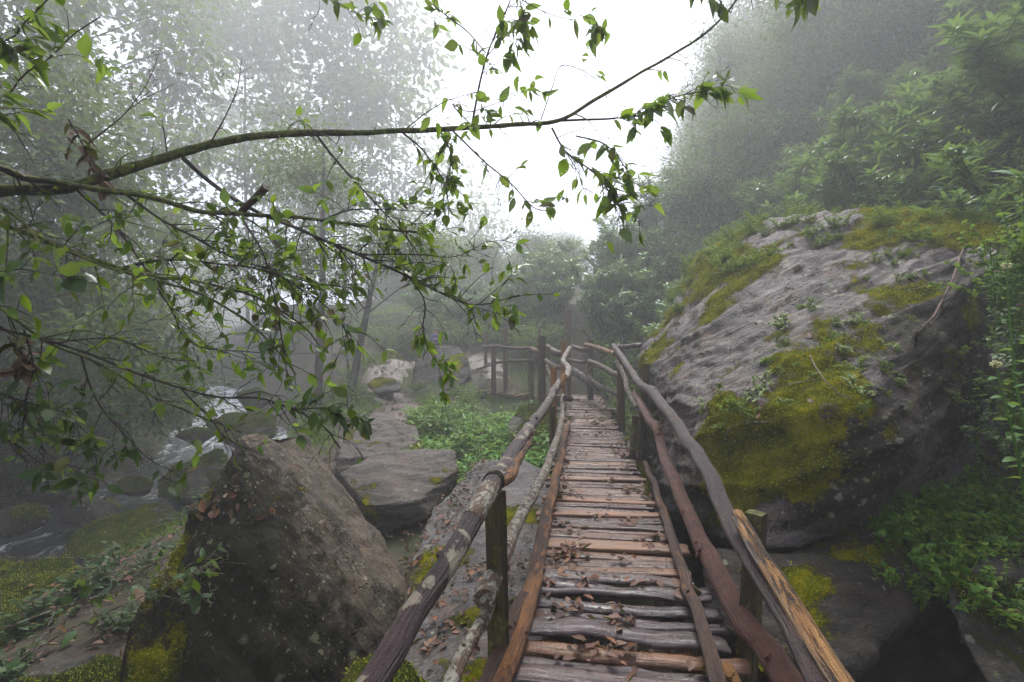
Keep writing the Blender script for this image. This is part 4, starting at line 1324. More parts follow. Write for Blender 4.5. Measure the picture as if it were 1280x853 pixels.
def bough(pp, r0, r1, mat, leaf=0.0, tw=0, twl=.25, lsize=.075, brown=.12, droop=.5, n=60, side=None, lmat='fgleaf', start=0.12, tleaf=1.0, to_trunk=None):
    """pp: (px,py,depth) along the branch; tw twigs with leaves; leaf: leaves per metre directly on the branch"""
    pts = [P(*p) for p in pp]
    if to_trunk is not None:
        k = int(np.argmin(np.abs(tp[:, 2] - to_trunk)))
        pts = [tp[k]] + pts
    sp = spline(np.array(pts), n)
    wob = np.stack([fbm(sp * 3.1 + k * 17, 3, 60 + k) for k in range(3)], -1) * .012
    sp = sp + wob * np.linspace(.2, 1, n)[:, None]
    rr = np.linspace(r0, r1, n) if np.isscalar(r0) else np.interp(np.linspace(0, 1, n), np.linspace(0, 1, len(r0)), r0)
    r0 = rr[0]
    m = MB()
    m.tube(sp, rr, 9 if r0 > .012 else 6, .16 if r0 > .012 else .05, freq=22)
    L = MB()
    tot = np.linalg.norm(np.diff(sp, axis=0), axis=1).sum()
    P0, D0 = [], []
    def put(q, d, out):
        P0.append(q); D0.append(unit(d + out))
    for _ in range(int(leaf * tot)):
        j = R.randrange(int(n * start), n - 1)
        put(sp[j], unit(sp[j + 1] - sp[j]) * .5, rdir(1)[0] * .9 - np.array((0, 0, .35)))
    for _ in range(tw):
        j = int(n * (start + (1 - start) * R.random() ** .8)) - 2
        j = max(1, min(n - 2, j))
        td = unit(sp[j + 1] - sp[j - 1])
        pr = unit(rdir(1)[0] - td * np.dot(rdir(1)[0], td))
        pr = unit(pr * np.array((1, .8, 1)))
        d = unit(td * R.uniform(.4, 1.1) + pr * R.uniform(.5, 1.0))
        l = twl * R.uniform(.4, 1.25)
        e1 = sp[j] + d * l * .55
        e2 = e1 + unit(d + np.array((0, 0, -droop * R.uniform(.3, 1.3))) + rdir(1)[0] * .35) * l * .45
        q = spline(np.array([sp[j], e1, e2]), 8)
        m.tube(q, np.linspace(min(.004, rr[j] * .6), .0012, 8), 5)
        nl = max(1, int(R.uniform(2, 6) * tleaf)) if R.random() < tleaf * 1.6 else 0
        for a in range(nl):
            k2 = 7 if a == 0 else R.randrange(2, 8)
            put(q[k2], unit(q[7] - q[5]) * .6, rdir(1)[0] * .9 - np.array((0, 0, .22)))
        if R.random() < .5:
            k2 = R.randrange(3, 7)
            e3 = q[k2] + unit(d + rdir(1)[0]) * l * .35
            m.tube(spline(np.array([q[k2], (q[k2] + e3) / 2 + rdir(1)[0] * .01, e3]), 5), np.linspace(.002, .001, 5), 4)
            for _2 in range(int(R.uniform(0, 3) * tleaf + .5)):
                put(e3, unit(e3 - q[k2]) * .6, rdir(1)[0] * .85 - np.array((0, 0, .15)))
    for _ in range(int(tw * .8)):
        j = R.randrange(int(n * start), n - 1)
        td = unit(sp[j + 1] - sp[j])
        d = unit(td * .8 + rdir(1)[0] * .9)
        l = twl * R.uniform(.5, 1.3)
        q = spline(np.array([sp[j], sp[j] + d * l * .5 + rdir(1)[0] * .015, sp[j] + d * l + rdir(1)[0] * .04 - np.array((0, 0, .02))]), 9)
        q = q + NR.normal(size=(9, 3)) * .003
        m.tube(q, np.linspace(min(.0028, rr[j] * .5), .0008, 9), 4)
        for _2 in range(2):
            k2 = R.randrange(3, 8)
            e3 = q[k2] + unit(d + rdir(1)[0] * 1.1) * l * .3
            m.tube(np.array([q[k2], (q[k2] + e3) / 2 + rdir(1)[0] * .006, e3]), [.0014, .0011, .0007], 4)
    o = aobj(m, 'branch', M[mat])
    if P0:
        P0a, D0a = np.array(P0), np.array(D0)
        nn = len(P0a)
        cur = NR.random(nn) < .14
        upv = unit(np.array((0, -.25, 1.)) + NR.normal(size=(nn, 3)) * .55)
        sz = lsize * .95 * NR.uniform(.45, 1.2, nn)
        pick = NR.integers(0, 5, nn)
        for T, s in [(T_OVS[k], ~cur & (pick == k)) for k in range(5)] + [(T_CURL, cur)]:
            if s.any():
                L.leaves(T, P0a[s], D0a[s], upv[s], sz[s])
        aobj(L, 'leaves', M[lmat], o, False)
    return o, sp
# the great mossy branch and its side shoots
bough([(-130, 236, 2.0), (-30, 238, 2.1), (60, 236, 2.15), (100, 230, 2.2), (150, 213, 2.25), (230, 190, 2.3), (300, 174, 2.35), (400, 166, 2.4), (500, 163, 2.45), (560, 161, 2.5), (640, 156, 2.5), (700, 150, 2.5), (750, 121, 2.5), (800, 91, 2.5), (850, 60, 2.5), (890, 31, 2.5), (915, 5, 2.5), (935, -25, 2.5)],
      [.036, .031, .025, .019, .014, .0105, .007, .005], None, 'bark_moss', 0, 20, .14, .06, n=170, to_trunk=1.9, tleaf=.45)
bough([(700, 151, 2.5), (760, 148, 2.5), (800, 143, 2.48), (840, 122, 2.45), (870, 113, 2.45), (905, 104, 2.45)], .006, .002, 'bark_twig', 30, 15, .15, .105, start=.3, droop=.6, tleaf=1.0)
bough([(590, 155, 2.48), (600, 100, 2.45), (611, 60, 2.4), (626, 25, 2.4), (640, -10, 2.4)], .006, .003, 'bark_twig', 6, 10, .13, .085, start=.35, tleaf=.9)
bough([(607, 66, 2.4), (585, 40, 2.4), (560, 22, 2.4), (530, 0, 2.4), (505, -20, 2.4)], .003, .002, 'bark_twig', 5, 5, .12, .08)
bough([(676, 150, 2.5), (690, 110, 2.5), (703, 82, 2.5), (740, 95, 2.5), (775, 120, 2.5)], .003, .001, 'bark_twig', 0, 5, .07, .06, tleaf=.3)
bough([(565, 163, 2.48), (600, 197, 2.45), (640, 231, 2.42), (668, 260, 2.4), (694, 264, 2.4)], .005, .002, 'bark_twig', 5, 7, .12, .08, start=.1, tleaf=.7)
bough([(690, 160, 2.5), (708, 190, 2.5), (740, 214, 2.5), (760, 238, 2.5), (782, 268, 2.5)], .005, .002, 'bark_twig', 18, 17, .2, .095, start=.1, droop=.7, tleaf=1.0)
bough([(720, 170, 2.5), (755, 180, 2.5), (780, 205, 2.5), (795, 235, 2.5)], .004, .002, 'bark_twig', 18, 9, .15, .09, start=.2, droop=.6)
bough([(550, 164, 2.48), (561, 190, 2.45), (559, 232, 2.45)], .004, .002, 'bark_twig', 22, 9, .1, .075, n=30)
bough([(500, 163, 2.45), (530, 190, 2.4), (555, 230, 2.4), (560, 270, 2.4)], .005, .002, 'bark_twig', 8, 9, .16, .07)
bough([(395, 168, 2.4), (430, 212, 2.35), (478, 262, 2.3), (512, 302, 2.3), (530, 330, 2.3)], .006, .002, 'bark_twig', 8, 13, .16, .068)
bough([(505, 163, 2.45), (540, 135, 2.4), (575, 118, 2.4), (600, 112, 2.4)], .003, .001, 'bark_twig', 4, 5, .1, .08, tleaf=.5)
bough([(590, 158, 2.48), (565, 130, 2.45), (585, 138, 2.4), (620, 128, 2.4), (655, 112, 2.4)], .003, .001, 'bark_twig', 8, 8, .11, .08)
# second mossy limb
bough([(-60, 225, 2.0), (40, 225, 2.1), (108, 234, 2.15), (190, 246, 2.2), (250, 265, 2.22), (310, 269, 2.22), (370, 271, 2.25), (450, 280, 2.3), (525, 290, 2.35)], .021, .006, 'bark_moss', 0, 26, .2, .066, n=90, to_trunk=1.7, start=.3)
bough([(229, 198, 2.3), (268, 232, 2.3), (311, 260, 2.28), (370, 285, 2.25), (450, 319, 2.25), (512, 347, 2.25), (587, 379, 2.25), (650, 366, 2.25)], .011, .003, 'bark_twig', 6, 30, .2, .066, n=90)
bough([(300, 268, 2.25), (318, 250, 2.2), (334, 233, 2.15)], .014, .017, 'bark_brown', n=14)
bough([(512, 347, 2.25), (530, 375, 2.2), (530, 410, 2.2), (540, 440, 2.2), (556, 462, 2.2)], .004, .0015, 'bark_twig', 8, 9, .12, .065, droop=1)
bough([(560, 368, 2.25), (600, 385, 2.2), (633, 392, 2.2)], .003, .001, 'bark_twig', 12, 7, .1, .065)
bough([(450, 319, 2.25), (520, 318, 2.2), (570, 320, 2.2), (612, 300, 2.2), (640, 320, 2.2)], .004, .001, 'bark_twig', 6, 13, .13, .066)
bough([(400, 276, 2.25), (440, 262, 2.2), (500, 262, 2.2), (550, 262, 2.2)], .004, .001, 'bark_twig', 5, 14, .16, .066)
# lower limbs
bough([(-80, 262, 1.9), (0, 281, 2.0), (52, 300, 2.05), (112, 322, 2.1), (187, 345, 2.1), (240, 352, 2.15), (300, 364, 2.15), (337, 382, 2.15), (379, 409, 2.15), (400, 432, 2.15)], .016, .003, 'bark_moss', 4, 34, .22, .066, n=90, to_trunk=1.5, start=.2)
bough([(-80, 235, 1.9), (0, 259, 2.0), (56, 300, 2.0), (124, 330, 2.05), (187, 349, 2.1), (260, 372, 2.1), (330, 420, 2.1), (370, 470, 2.1)], .012, .003, 'bark_moss', 4, 26, .22, .066, n=80, to_trunk=1.6, start=.25)
bough([(150, 335, 2.1), (210, 325, 2.05), (280, 330, 2.05), (350, 345, 2.05), (420, 395, 2.05), (445, 440, 2.05)], .006, .002, 'bark_twig', 6, 26, .2, .064)
bough([(160, 245, 2.2), (220, 285, 2.15), (300, 325, 2.15), (380, 350, 2.15), (440, 362, 2.15)], .006, .002, 'bark_twig', 6, 26, .2, .064)
bough([(90, 232, 2.2), (150, 290, 2.2), (210, 380, 2.2), (240, 430, 2.2), (330, 440, 2.2)], .006, .002, 'bark_twig', 5, 22, .2, .062)
bough([(300, 270, 2.2), (330, 320, 2.1), (345, 380, 2.1), (355, 440, 2.1), (360, 490, 2.1)], .005, .002, 'bark_twig', 8, 18, .17, .064, droop=.9)
bough([(-80, 340, 1.7), (0, 386, 1.8), (56, 427, 1.85), (101, 446, 1.9), (150, 470, 1.9), (190, 495, 1.9), (240, 515, 1.95), (300, 545, 2.0)], .009, .003, 'bark_moss', 2, 18, .2, .066, n=70, to_trunk=1.3, start=.2, tleaf=.7)
bough([(-80, 395, 1.7), (0, 411, 1.8), (75, 431, 1.85), (150, 459, 1.9), (225, 484, 1.95), (281, 499, 1.95), (340, 505, 2.0), (400, 530, 2.0), (425, 560, 2.0)], .009, .003, 'bark_twig', 3, 22, .18, .07, n=80, to_trunk=1.1, start=.2, tleaf=.8)
bough([(340, 505, 2.0), (370, 512, 2.0), (410, 512, 2.0), (440, 535, 2.0)], .004, .002, 'bark_twig', 22, 10, .12, .075, lmat='dark')
bough([(225, 484, 1.95), (262, 522, 1.95), (285, 552, 1.95), (330, 572, 1.95)], .004, .001, 'bark_twig', 3, 8, .12, .065, tleaf=.6)
bough([(62, 430, 1.85), (100, 425, 1.85), (150, 426, 1.9), (205, 447, 1.9), (245, 452, 1.9)], .004, .0015, 'bark_twig', 2, 10, .15, .06, tleaf=.5)
bough([(101, 446, 1.9), (115, 490, 1.9), (140, 530, 1.9), (190, 575, 1.9), (215, 590, 1.9)], .004, .0015, 'bark_twig', 4, 10, .15, .066, lmat='dark')
bough([(30, 412, 1.85), (40, 460, 1.85), (30, 520, 1.85), (60, 570, 1.85), (100, 590, 1.85)], .004, .0015, 'bark_twig', 5, 16, .16, .07, lmat='dark')
bough([(-40, 470, 1.8), (20, 500, 1.85), (80, 520, 1.9), (120, 560, 1.9)], .004, .0015, 'bark_twig', 5, 14, .16, .068, lmat='dark')
bough([(-60, 530, 1.8), (0, 546, 1.85), (50, 580, 1.9), (90, 600, 1.9)], .004, .001, 'bark_twig', 1, 6, .12, .06, tleaf=.5)
# withered bunches and bare red twigs
bough([(85, 150, 2.2), (100, 175, 2.2), (112, 205, 2.2), (125, 225, 2.2)], .004, .002, 'bark_twig', 70, 5, .08, .075, n=30, lmat='litter', droop=1.3)
bough([(110, 180, 2.2), (158, 140, 2.2), (184, 103, 2.2), (196, 62, 2.2)], .0035, .001, 'bark_red', 0, 4, .12, tleaf=0)
bough([(158, 140, 2.2), (190, 118, 2.2), (217, 105, 2.2)], .002, .001, 'bark_red', 0, 2, .05, tleaf=0, n=20)
bough([(264, 178, 2.3), (286, 140, 2.3), (298, 112, 2.3), (303, 74, 2.3)], .0035, .001, 'bark_red', 0, 3, .1, tleaf=0)
bough([(10, 420, 1.85), (25, 440, 1.85), (30, 465, 1.85)], .004, .002, 'bark_twig', 90, 2, .05, .085, n=20, lmat='litter', droop=1.4)
# upper left leafy shoots
bough([(-90, 190, 1.7), (0, 127, 1.75), (32, 92, 1.78), (62, 70, 1.8), (95, 42, 1.8), (126, 22, 1.8)], .007, .002, 'bark_red', 10, 12, .13, .085, n=50, to_trunk=2.2, start=.35)
bough([(-90, 60, 1.7), (0, 50, 1.7), (25, 25, 1.7), (50, 5, 1.7), (70, -10, 1.7)], .005, .002, 'bark_twig', 14, 14, .14, .085, n=40, to_trunk=2.6, start=.4)
bough([(-90, 110, 1.7), (-20, 140, 1.75), (15, 160, 1.75), (40, 200, 1.75)], .005, .002, 'bark_twig', 14, 10, .14, .08, n=40, to_trunk=2.3, start=.4, lmat='dark')
bough([(-90, 330, 1.6), (-20, 340, 1.65), (20, 338, 1.65), (60, 345, 1.65), (100, 350, 1.65)], .005, .002, 'bark_twig', 14, 7, .12, .1, n=40, to_trunk=1.6, start=.45, lmat='dark')
# the high bough above the picture and what hangs from it
bough([(-60, -110, 1.9), (200, -70, 2.1), (500, -40, 2.3), (760, -45, 2.3), (900, -30, 2.3), (1040, -25, 2.3)], .02, .006, 'bark_twig', 0, 8, .15, n=80, to_trunk=3.6, tleaf=.5, start=.4)
bough([(340, -52, 2.2), (385, -6, 2.2), (420, 5, 2.2), (452, 22, 2.2), (478, 30, 2.2)], .003, .001, 'bark_twig', 16, 7, .1, .075, droop=1, start=.4)
bough([(600, -42, 2.3), (640, -8, 2.3), (695, 22, 2.3), (738, 28, 2.3)], .003, .001, 'bark_twig', 4, 3, .08, .08, tleaf=.6, start=.6)
bough([(725, 20, 2.3), (745, 28, 2.3), (752, 44, 2.3)], .002, .001, 'bark_twig', 45, 3, .06, .085, n=16)
bough([(655, -42, 2.3), (650, 0, 2.3), (655, 30, 2.3), (640, 60, 2.3)], .003, .001, 'bark_twig', 22, 9, .1, .085, droop=1)
bough([(860, -35, 2.3), (880, -8, 2.3), (898, 8, 2.3)], .003, .001, 'bark_twig', 30, 4, .07, .09, n=20, lmat='dark')
bough([(950, -30, 2.2), (962, -8, 2.2), (1000, -2, 2.2), (1020, -5, 2.2)], .003, .001, 'bark_twig', 28, 4, .07, .11, n=20)
# long bare wands at the bottom left
def wand(name, label, pp, n, sz, mat='dark'):
    global alder, AO
    sa, so = alder, AO
    AO = P(*pp[0])
    alder = empty(name, tuple(AO), label, "twig")
    bough(pp, .005, .0015, 'bark_lichen', 0, n, .16, sz, n=50, lmat=mat, tleaf=.7, start=.3)
    alder, AO = sa, so
wand("twig", "long pale bare twig arching in front of the dark face of the pointed boulder", [(-30, 860, 2.3), (60, 802, 2.3), (130, 766, 2.35), (200, 737, 2.4), (240, 716, 2.4), (268, 692, 2.4)], 12, .075)
wand("twig", "thin twig with few leaves crossing above the long pale twig in the lower left", [(-30, 800, 2.4), (62, 764, 2.45), (110, 749, 2.5), (152, 738, 2.5), (200, 720, 2.5), (250, 735, 2.5)], 14, .085)

# ------------------------------------------------------------------ plants on and around the huge boulder
protos = [herb((0, 0, 0), h, n, s, M['creeper'], T_RH, "small yellow green creeping plant along the crest of the huge boulder", "plant", "creeping plants on the crest of the boulder", "creeping_plant") for h, n, s in ((.3, 12, .07), (.22, 14, .055))]
C, N = surf(big, 120, lambda C, N: (N[:, 2] > .25) & (C[:, 2] > 2.35) & (pix(C)[0] > 900))
pxs, pys = pix(C)
i = 0
for c, nn in zip(C, N):
    p = protos[i % 2]
    if i < 2:
        p.location = tuple(c)
        p.scale = (1, 1, 1)
    else:
        dup(p, tuple(c), R.uniform(0, 6.28), R.uniform(.6, 1.3))
    i += 1
C, N = surf(big, 46, lambda C, N: (N[:, 2] > -.1) & (pix(C)[0] < 905) & (pix(C)[1] < 430) & (C[:, 1] > 8))
for c in C:
    dup(protos[i % 2], tuple(c), R.uniform(0, 6.28), R.uniform(.5, .95)); i += 1
protos = [herb((0, 0, 0), h, n, s, M['creeper'], T_RH, "little rosette of fresh green leaves growing on the boulder's sloping face", "plant", "rosettes on the face of the boulder", "rosette_plant") for h, n, s in ((.1, 7, .034), (.07, 6, .03))]
i = 0
for cond, k in ((lambda C, N: (np.hypot(pix(C)[0] - 1030, (pix(C)[1] - 455) * 1.3) < 95) & (N[:, 1] < .2), 34), (lambda C, N: (np.hypot(pix(C)[0] - 925, (pix(C)[1] - 505) * 2) < 60) & (N[:, 1] < .2), 18),
                (lambda C, N: (np.hypot(pix(C)[0] - 1100, (pix(C)[1] - 320) * 1.6) < 80) & (N[:, 1] < .3), 26), (lambda C, N: (np.hypot(pix(C)[0] - 1190, (pix(C)[1] - 420)) < 90) & (N[:, 1] < .3), 26)):
    C, N = surf(big, k, cond)
    for c, nn in zip(C, N):
        p = protos[i % 2]
        if i < 2:
            p.location = tuple(c)
        else:
            dup(p, tuple(c), R.uniform(0, 6.28), R.uniform(.7, 1.4), tilt=(R.uniform(.2, .7), 0))
        i += 1
# bare runners over the boulder
C, N = surf(big, 4000, lambda C, N: N[:, 1] < .35)
PX, PY = pix(C)
def runner(pp, r, label, mat='bark_red', name="vine"):
    q = []
    for px, py in pp:
        k = np.argmin(np.hypot(PX - px, PY - py))
        q.append(C[k] + N[k] * .03 + np.array((0, -.03, 0)))
    sp = spline(np.array(q), 40)
    m = MB()
    m.tube(sp + np.stack([fbm(sp * 5 + k, 2, k) for k in range(3)], -1) * .015, np.linspace(r, r * .5, 40), 6, .1)
    tag(m.obj(name, M[mat], None, True, loc=sp[0]), label, "vine")
runner([(1218, 275), (1195, 335), (1180, 365), (1160, 405), (1145, 440), (1140, 470), (1155, 490)], .012, "long reddish vine hanging down the right part of the huge boulder")
runner([(985, 480), (1020, 470), (1060, 465), (1110, 455)], .006, "thin pale runner across the middle of the huge boulder", 'bark_lichen')
runner([(1000, 440), (1010, 460), (1050, 490), (1090, 480)], .005, "short looping pale runner below the thin straight runner on the boulder", 'bark_lichen')
runner([(1050, 365), (1090, 350), (1130, 370), (1190, 350), (1240, 345)], .006, "pale dry runner near the upper right of the huge boulder", 'bark_lichen')
runner([(960, 530), (920, 530), (900, 560)], .005, "little bare stalk lying on the bright moss of the huge boulder", 'bark_lichen')

# tall herb at the right edge
def bigherb(pp, label, k, ls, bud=True):
    q = np.array([P(*p) for p in pp])
    root = empty("tall_herb", tuple(q[0]), label, "herb")
    sp = spline(q, 24) - q[0]
    m = MB()
    m.tube(sp, np.linspace(.011, .005, 24), 7)
    m.obj('stem', M['herb'], root, True)
    for i in range(k):
        j = int(4 + i * 19 / k)
        a = i * 2.3
        dv = np.array((math.cos(a), math.sin(a) * .7 - .2, .15))
        m = MB()
        m.leaves(t_ovate(.33, .25, .3), [sp[j]], [dv], [(R.uniform(-.5, .5), -.1 + R.uniform(-.5, .5), 1)], R.uniform(.7, 1.3) * ls * (1.2 - .7 * j / 24))
        m.obj('leaf', M['shade'], root, True)
    if bud:
        m = MB()
        for _ in range(26):
            u = rdir(1)[0]
            c = sp[-1] + u * (.02, .02, .012) + (0, 0, .012)
            m.tube(np.array([c, c + u * .012]), [.006, .004], 6)
        b = m.obj('flower_bud', M['budm'], root, True)
t = NT("cream_bud")
M['budm'] = t.done(t.bsdf((.42, .4, .18), .6))
bigherb([(1290, 640, 3.3), (1285, 560, 3.35), (1270, 480, 3.4), (1262, 400, 3.4), (1258, 335, 3.4)], "tall leafy herb with a cream flower bud at the right edge, the higher one", 20, .11)
bigherb([(1285, 640, 3.1), (1270, 560, 3.1), (1255, 500, 3.1), (1245, 458, 3.1)], "shorter leafy herb with a cream bud in front of the higher one", 16, .1)
bigherb([(1330, 640, 3.0), (1310, 560, 3.0), (1295, 470, 3.0), (1280, 400, 3.0)], "budless broad leaved herb cut off by the right edge", 20, .13, False)
protos = [herb((0, 0, 0), h, 10, .07, M['shade'], T_OV, "small leaved plant crowding against the shaded right side of the boulder", "plant", "plants against the right side of the boulder", "small_plant") for h in (.35, .5)]
for i in range(34):
    px, py = R.uniform(1252, 1320), R.uniform(330, 610)
    q = P(px, py, R.uniform(3.9, 4.6))
    if i < 2:
        protos[i].location = tuple(q)
    else:
        dup(protos[i % 2], tuple(q), R.uniform(0, 6.28), R.uniform(.6, 1.2), tilt=(R.uniform(0, .5), R.uniform(-.6, .1)))
# scrambling plants in the lower right hollow
protos = [herb((0, 0, 0), h, n, s, M['under'], T_OV, "low green plant scrambling over the dark rocks in the lower right hollow", "plant", "plants in the lower right hollow", "low_plant") for h, n, s in ((.28, 9, .075), (.36, 8, .06))]
i = 0
for _ in range(85):
    px, py = R.gauss(1190, 60), R.gauss(665, 55)
    if not (1080 < px < 1300 and 590 < py < 790) or (px < 1150 and py > 740):
        continue
    d = 3.55 + (760 - py) * .006
    p = protos[i % 2]
    q = P(px, py + 12, d)
    if i < 2:
        p.location = tuple(q)
    else:
        dup(p, tuple(q), R.uniform(0, 6.28), R.uniform(.5, 1.1), tilt=(R.uniform(-.3, .6), R.uniform(-.4, .4)))
    i += 1

# small ground plants and stones on the shaded ground in the lower left
protos = [herb((0, 0, 0), h, 11, ls, M['dark'], T, "dim green plant on the shaded mossy ground in the lower left", "plant", "plants on the shaded ground in the lower left", "ground_plant") for h, ls, T in ((.25, .08, T_RH), (.35, .11, T_OV))]
i = 0
for _ in range(900):
    x, y = R.uniform(-9, -2), R.uniform(4.2, 10.5)
    if x - stream_x(y) < 1.6 or x < -y * 1.1 or i > 55 or (x > -.85 * y and y < 6.2 and x > -3.6):
        continue
    if i < 2:
        protos[i].location = on(x, y)
    else:
        dup(protos[i % 2], on(x, y), R.uniform(0, 6.28), R.uniform(.6, 1.3))
    i += 1
for j, (px, py, d, sz, lab) in enumerate(((150, 740, 6.6, .45, "dark angular stone between the mossy bank and the pointed boulder"), (110, 640, 10.6, .6, "low mossy stone at the water's edge above the speckled rock"), (60, 610, 12.2, .7, "dim stone at the far left rim of the stream"),
                                         (165, 610, 12.0, .5, "small wet stone in the stream left of the moss topped rock"), (245, 545, 15.8, .6, "round stone in the pale water upstream"), (20, 650, 9.4, .55, "mossy stone at the left edge above the moss covered bank"), (320, 500, 19, .8, "dim boulder at the right edge of the bright water"))):
    c = P(px, py, d)
    v = rdir(26) * np.array((1, .9, .6)) * sz * NR.uniform(.75, 1.1, (26, 1))
    rock("stone", lab, c + v, M['rock_moss'], .05, 4, .05, 1.6, None, seed=300 + j, cat='stone', moss=.5, tufts=800)

# ------------------------------------------------------------------ fallen leaves
mb = MB()
def litter(pos, nrm, size, flat=.35):
    n = len(pos)
    if n == 0:
        return
    nrm = unit(nrm + NR.normal(size=(n, 3)) * flat)
    d = np.cross(nrm, rdir(n))
    cur = NR.random(n) < .6
    sz = size * NR.uniform(.5, 1.3, n)
    for T, s in ((t_ovate(.3, .35, .15), cur), (t_ovate(.26, .75, -.3), ~cur)):
        mb.leaves(T, pos[s], d[s], nrm[s], sz[s])
pts = []
for _ in range(165):
    dd = 1.7 + R.random() ** 1.5 * 12
    u = R.choice((R.betavariate(1, 6), R.betavariate(1, 6), 1 - R.betavariate(1, 5), 1 - R.betavariate(1, 5), R.random()))
    for _2 in range(R.choice((1, 3, 6, 10, 16))):
        a, l = u + R.gauss(0, .06), dd + R.gauss(0, .05)
        pts.append((XL(l) + .02 + min(max(a, .01), .99) * .98, l, .018 + R.random() * .03))
pts = np.array(pts)
litter(pts, np.tile((0, 0, 1.), (len(pts), 1)), .07, .25)
C, N = surf(slab, 900, lambda C, N: (N[:, 2] > .35) & (((pix(C)[1] > 700) & (pix(C)[0] > 525)) | (np.abs(pix(C)[0] - 560 + (pix(C)[1] - 650) * .5) < 18)))
litter(C + N * .012, N, .066)
C, N = surf(pyr, 60, lambda C, N: (np.hypot(pix(C)[0] - 285, (pix(C)[1] - 628) * 2) < 60) & (N[:, 2] > .1))
litter(C + N * .02, N, .09)
C, N = surf(big, 80, lambda C, N: (N[:, 2] > .3) & (pix(C)[1] > 380) & (N[:, 1] < .3))
litter(C + N * .02, N, .07)
C, N = surf(bank, 120, lambda C, N: N[:, 2] > .35)
litter(C + N * .02, N, .09)
n = 1700
q = np.stack((NR.uniform(-9, -1, n), NR.uniform(3.5, 10, n), np.zeros(n)), -1)
q = q[q[:, 0] - stream_x(q[:, 1]) > 2.0]
q[:, 2] = H(q[:, 0], q[:, 1]) + .045
litter(q, np.tile((0, 0, 1.), (len(q), 1)), .09, .5)
q = np.stack((NR.uniform(-3.2, .6, 420), NR.uniform(4.8, 9.4, 420), np.zeros(420)), -1)
q[:, 2] = H(q[:, 0], q[:, 1]) + .04
litter(q, np.tile((0, 0, 1.), (420, 1)), .09, .5)
k = NR.integers(0, 60, 500)
q = pathp[k] + NR.normal(size=(500, 3)) * (.5, .3, 0)
q[:, 2] = H(q[:, 0], q[:, 1]) + .06
litter(q, np.tile((0, 0, 1.), (500, 1)), .1)
tag(mb.obj("fallen_leaves", M['litter']), "wet brown fallen leaves strewn over the deck, slab and path", "leaves", kind='stuff')

# ------------------------------------------------------------------ the walker behind the rounded boulder
px_, pd = 544.5, 20.6
gx_, gy_, gz_ = on((px_ - 640) / FPX * pd, pd)
walker = empty("person", (gx_, gy_, gz_), "person in a blue jacket standing behind the rounded boulder, hands held up before the chest", "person")
hz = 2.08 - gz_            # head top above the feet
s = hz / 1.72
J = {'pelvis': (0, 0, .93, .13), 'belly': (0, 0, 1.1, .13), 'chest': (0, 0, 1.3, .155), 'neck': (0, 0, 1.47, .06),
     'sl': (-.18, 0, 1.4, .065), 'el': (-.25, -.06, 1.15, .05), 'wl': (-.08, -.25, 1.18, .035), 'sr': (.18, 0, 1.4, .065), 'er': (.25, -.06, 1.15, .05), 'wr': (.08, -.25, 1.18, .035),
     'hl': (-.1, 0, .88, .095), 'kl': (-.11, -.01, .5, .065), 'al': (-.12, .02, .09, .045), 'fl': (-.13, -.16, .04, .04), 'hr': (.1, 0, .88, .095), 'kr': (.11, -.01, .5, .065), 'ar': (.12, .02, .09, .045), 'fr': (.13, -.16, .04, .04),
     'head': (0, -.01, 1.6, .085), 'crown': (0, .0, 1.68, .075)}
E = [('pelvis', 'belly'), ('belly', 'chest'), ('chest', 'neck'), ('neck', 'head'), ('head', 'crown'), ('chest', 'sl'), ('sl', 'el'), ('el', 'wl'), ('chest', 'sr'), ('sr', 'er'), ('er', 'wr'),
     ('pelvis', 'hl'), ('hl', 'kl'), ('kl', 'al'), ('al', 'fl'), ('pelvis', 'hr'), ('hr', 'kr'), ('kr', 'ar'), ('ar', 'fr')]
for sd_, h0 in (('l', -1), ('r', 1)):
    J['p' + sd_] = (.045 * h0, -.31, 1.2, .026)
    E.append(('w' + sd_, 'p' + sd_))
    for f in range(4):
        J[f'f{f}{sd_}'] = ((.03 - .018 * f) * h0, -.37 + .01 * abs(f - 1), 1.225 - .012 * f, .0095)
        J[f'g{f}{sd_}'] = ((.012 - .016 * f) * h0, -.4 + .014 * abs(f - 1), 1.21 - .012 * f, .008)
        E += [('p' + sd_, f'f{f}{sd_}'), (f'f{f}{sd_}', f'g{f}{sd_}')]
    J['t' + sd_] = (.02 * h0, -.31, 1.245, .01)
    E.append(('p' + sd_, 't' + sd_))
def skinned(name, J, E, mat, parent, rootv):
    keys = list(J)
    me = bpy.data.meshes.new(name)
    me.from_pydata([tuple(c * s for c in J[k][:3]) for k in keys], [(keys.index(a), keys.index(b)) for a, b in E], [])
    o = bpy.data.objects.new(name, me)
    COL.objects.link(o)
    m = o.modifiers.new("skin", 'SKIN')
    for k, v in zip(keys, me.skin_vertices[0].data):
        v.radius = (J[k][3] * s, J[k][3] * s)
        v.use_root = k == rootv
    o.modifiers.new("sub", 'SUBSURF').levels = 2
    dg = bpy.context.evaluated_depsgraph_get()
    dg.update()
    out = bpy.data.meshes.new_from_object(o.evaluated_get(dg))
    bpy.data.objects.remove(o)
    out.materials.clear()
    out.materials.append(mat)
    for p in out.polygons:
        p.use_smooth = True
    out.name = name
    r = bpy.data.objects.new(name, out)
    COL.objects.link(r)
    r.parent = parent
    return r
t = NT("skin"); M['skin'] = t.done(t.bsdf((.42, .24, .17), .5))
t = NT("blue_jacket"); M['jacket'] = t.done(t.bsdf(t.ramp(t.noise(t.coord(), 14, 3), [(.3, (.05, .065, .17)), (.7, (.085, .1, .24))]), .75))
t = NT("dark_trousers"); M['trousers'] = t.done(t.bsdf(t.ramp(t.noise(t.coord(), 14, 3), [(.3, (.02, .02, .025)), (.7, (.04, .04, .05))]), .8))
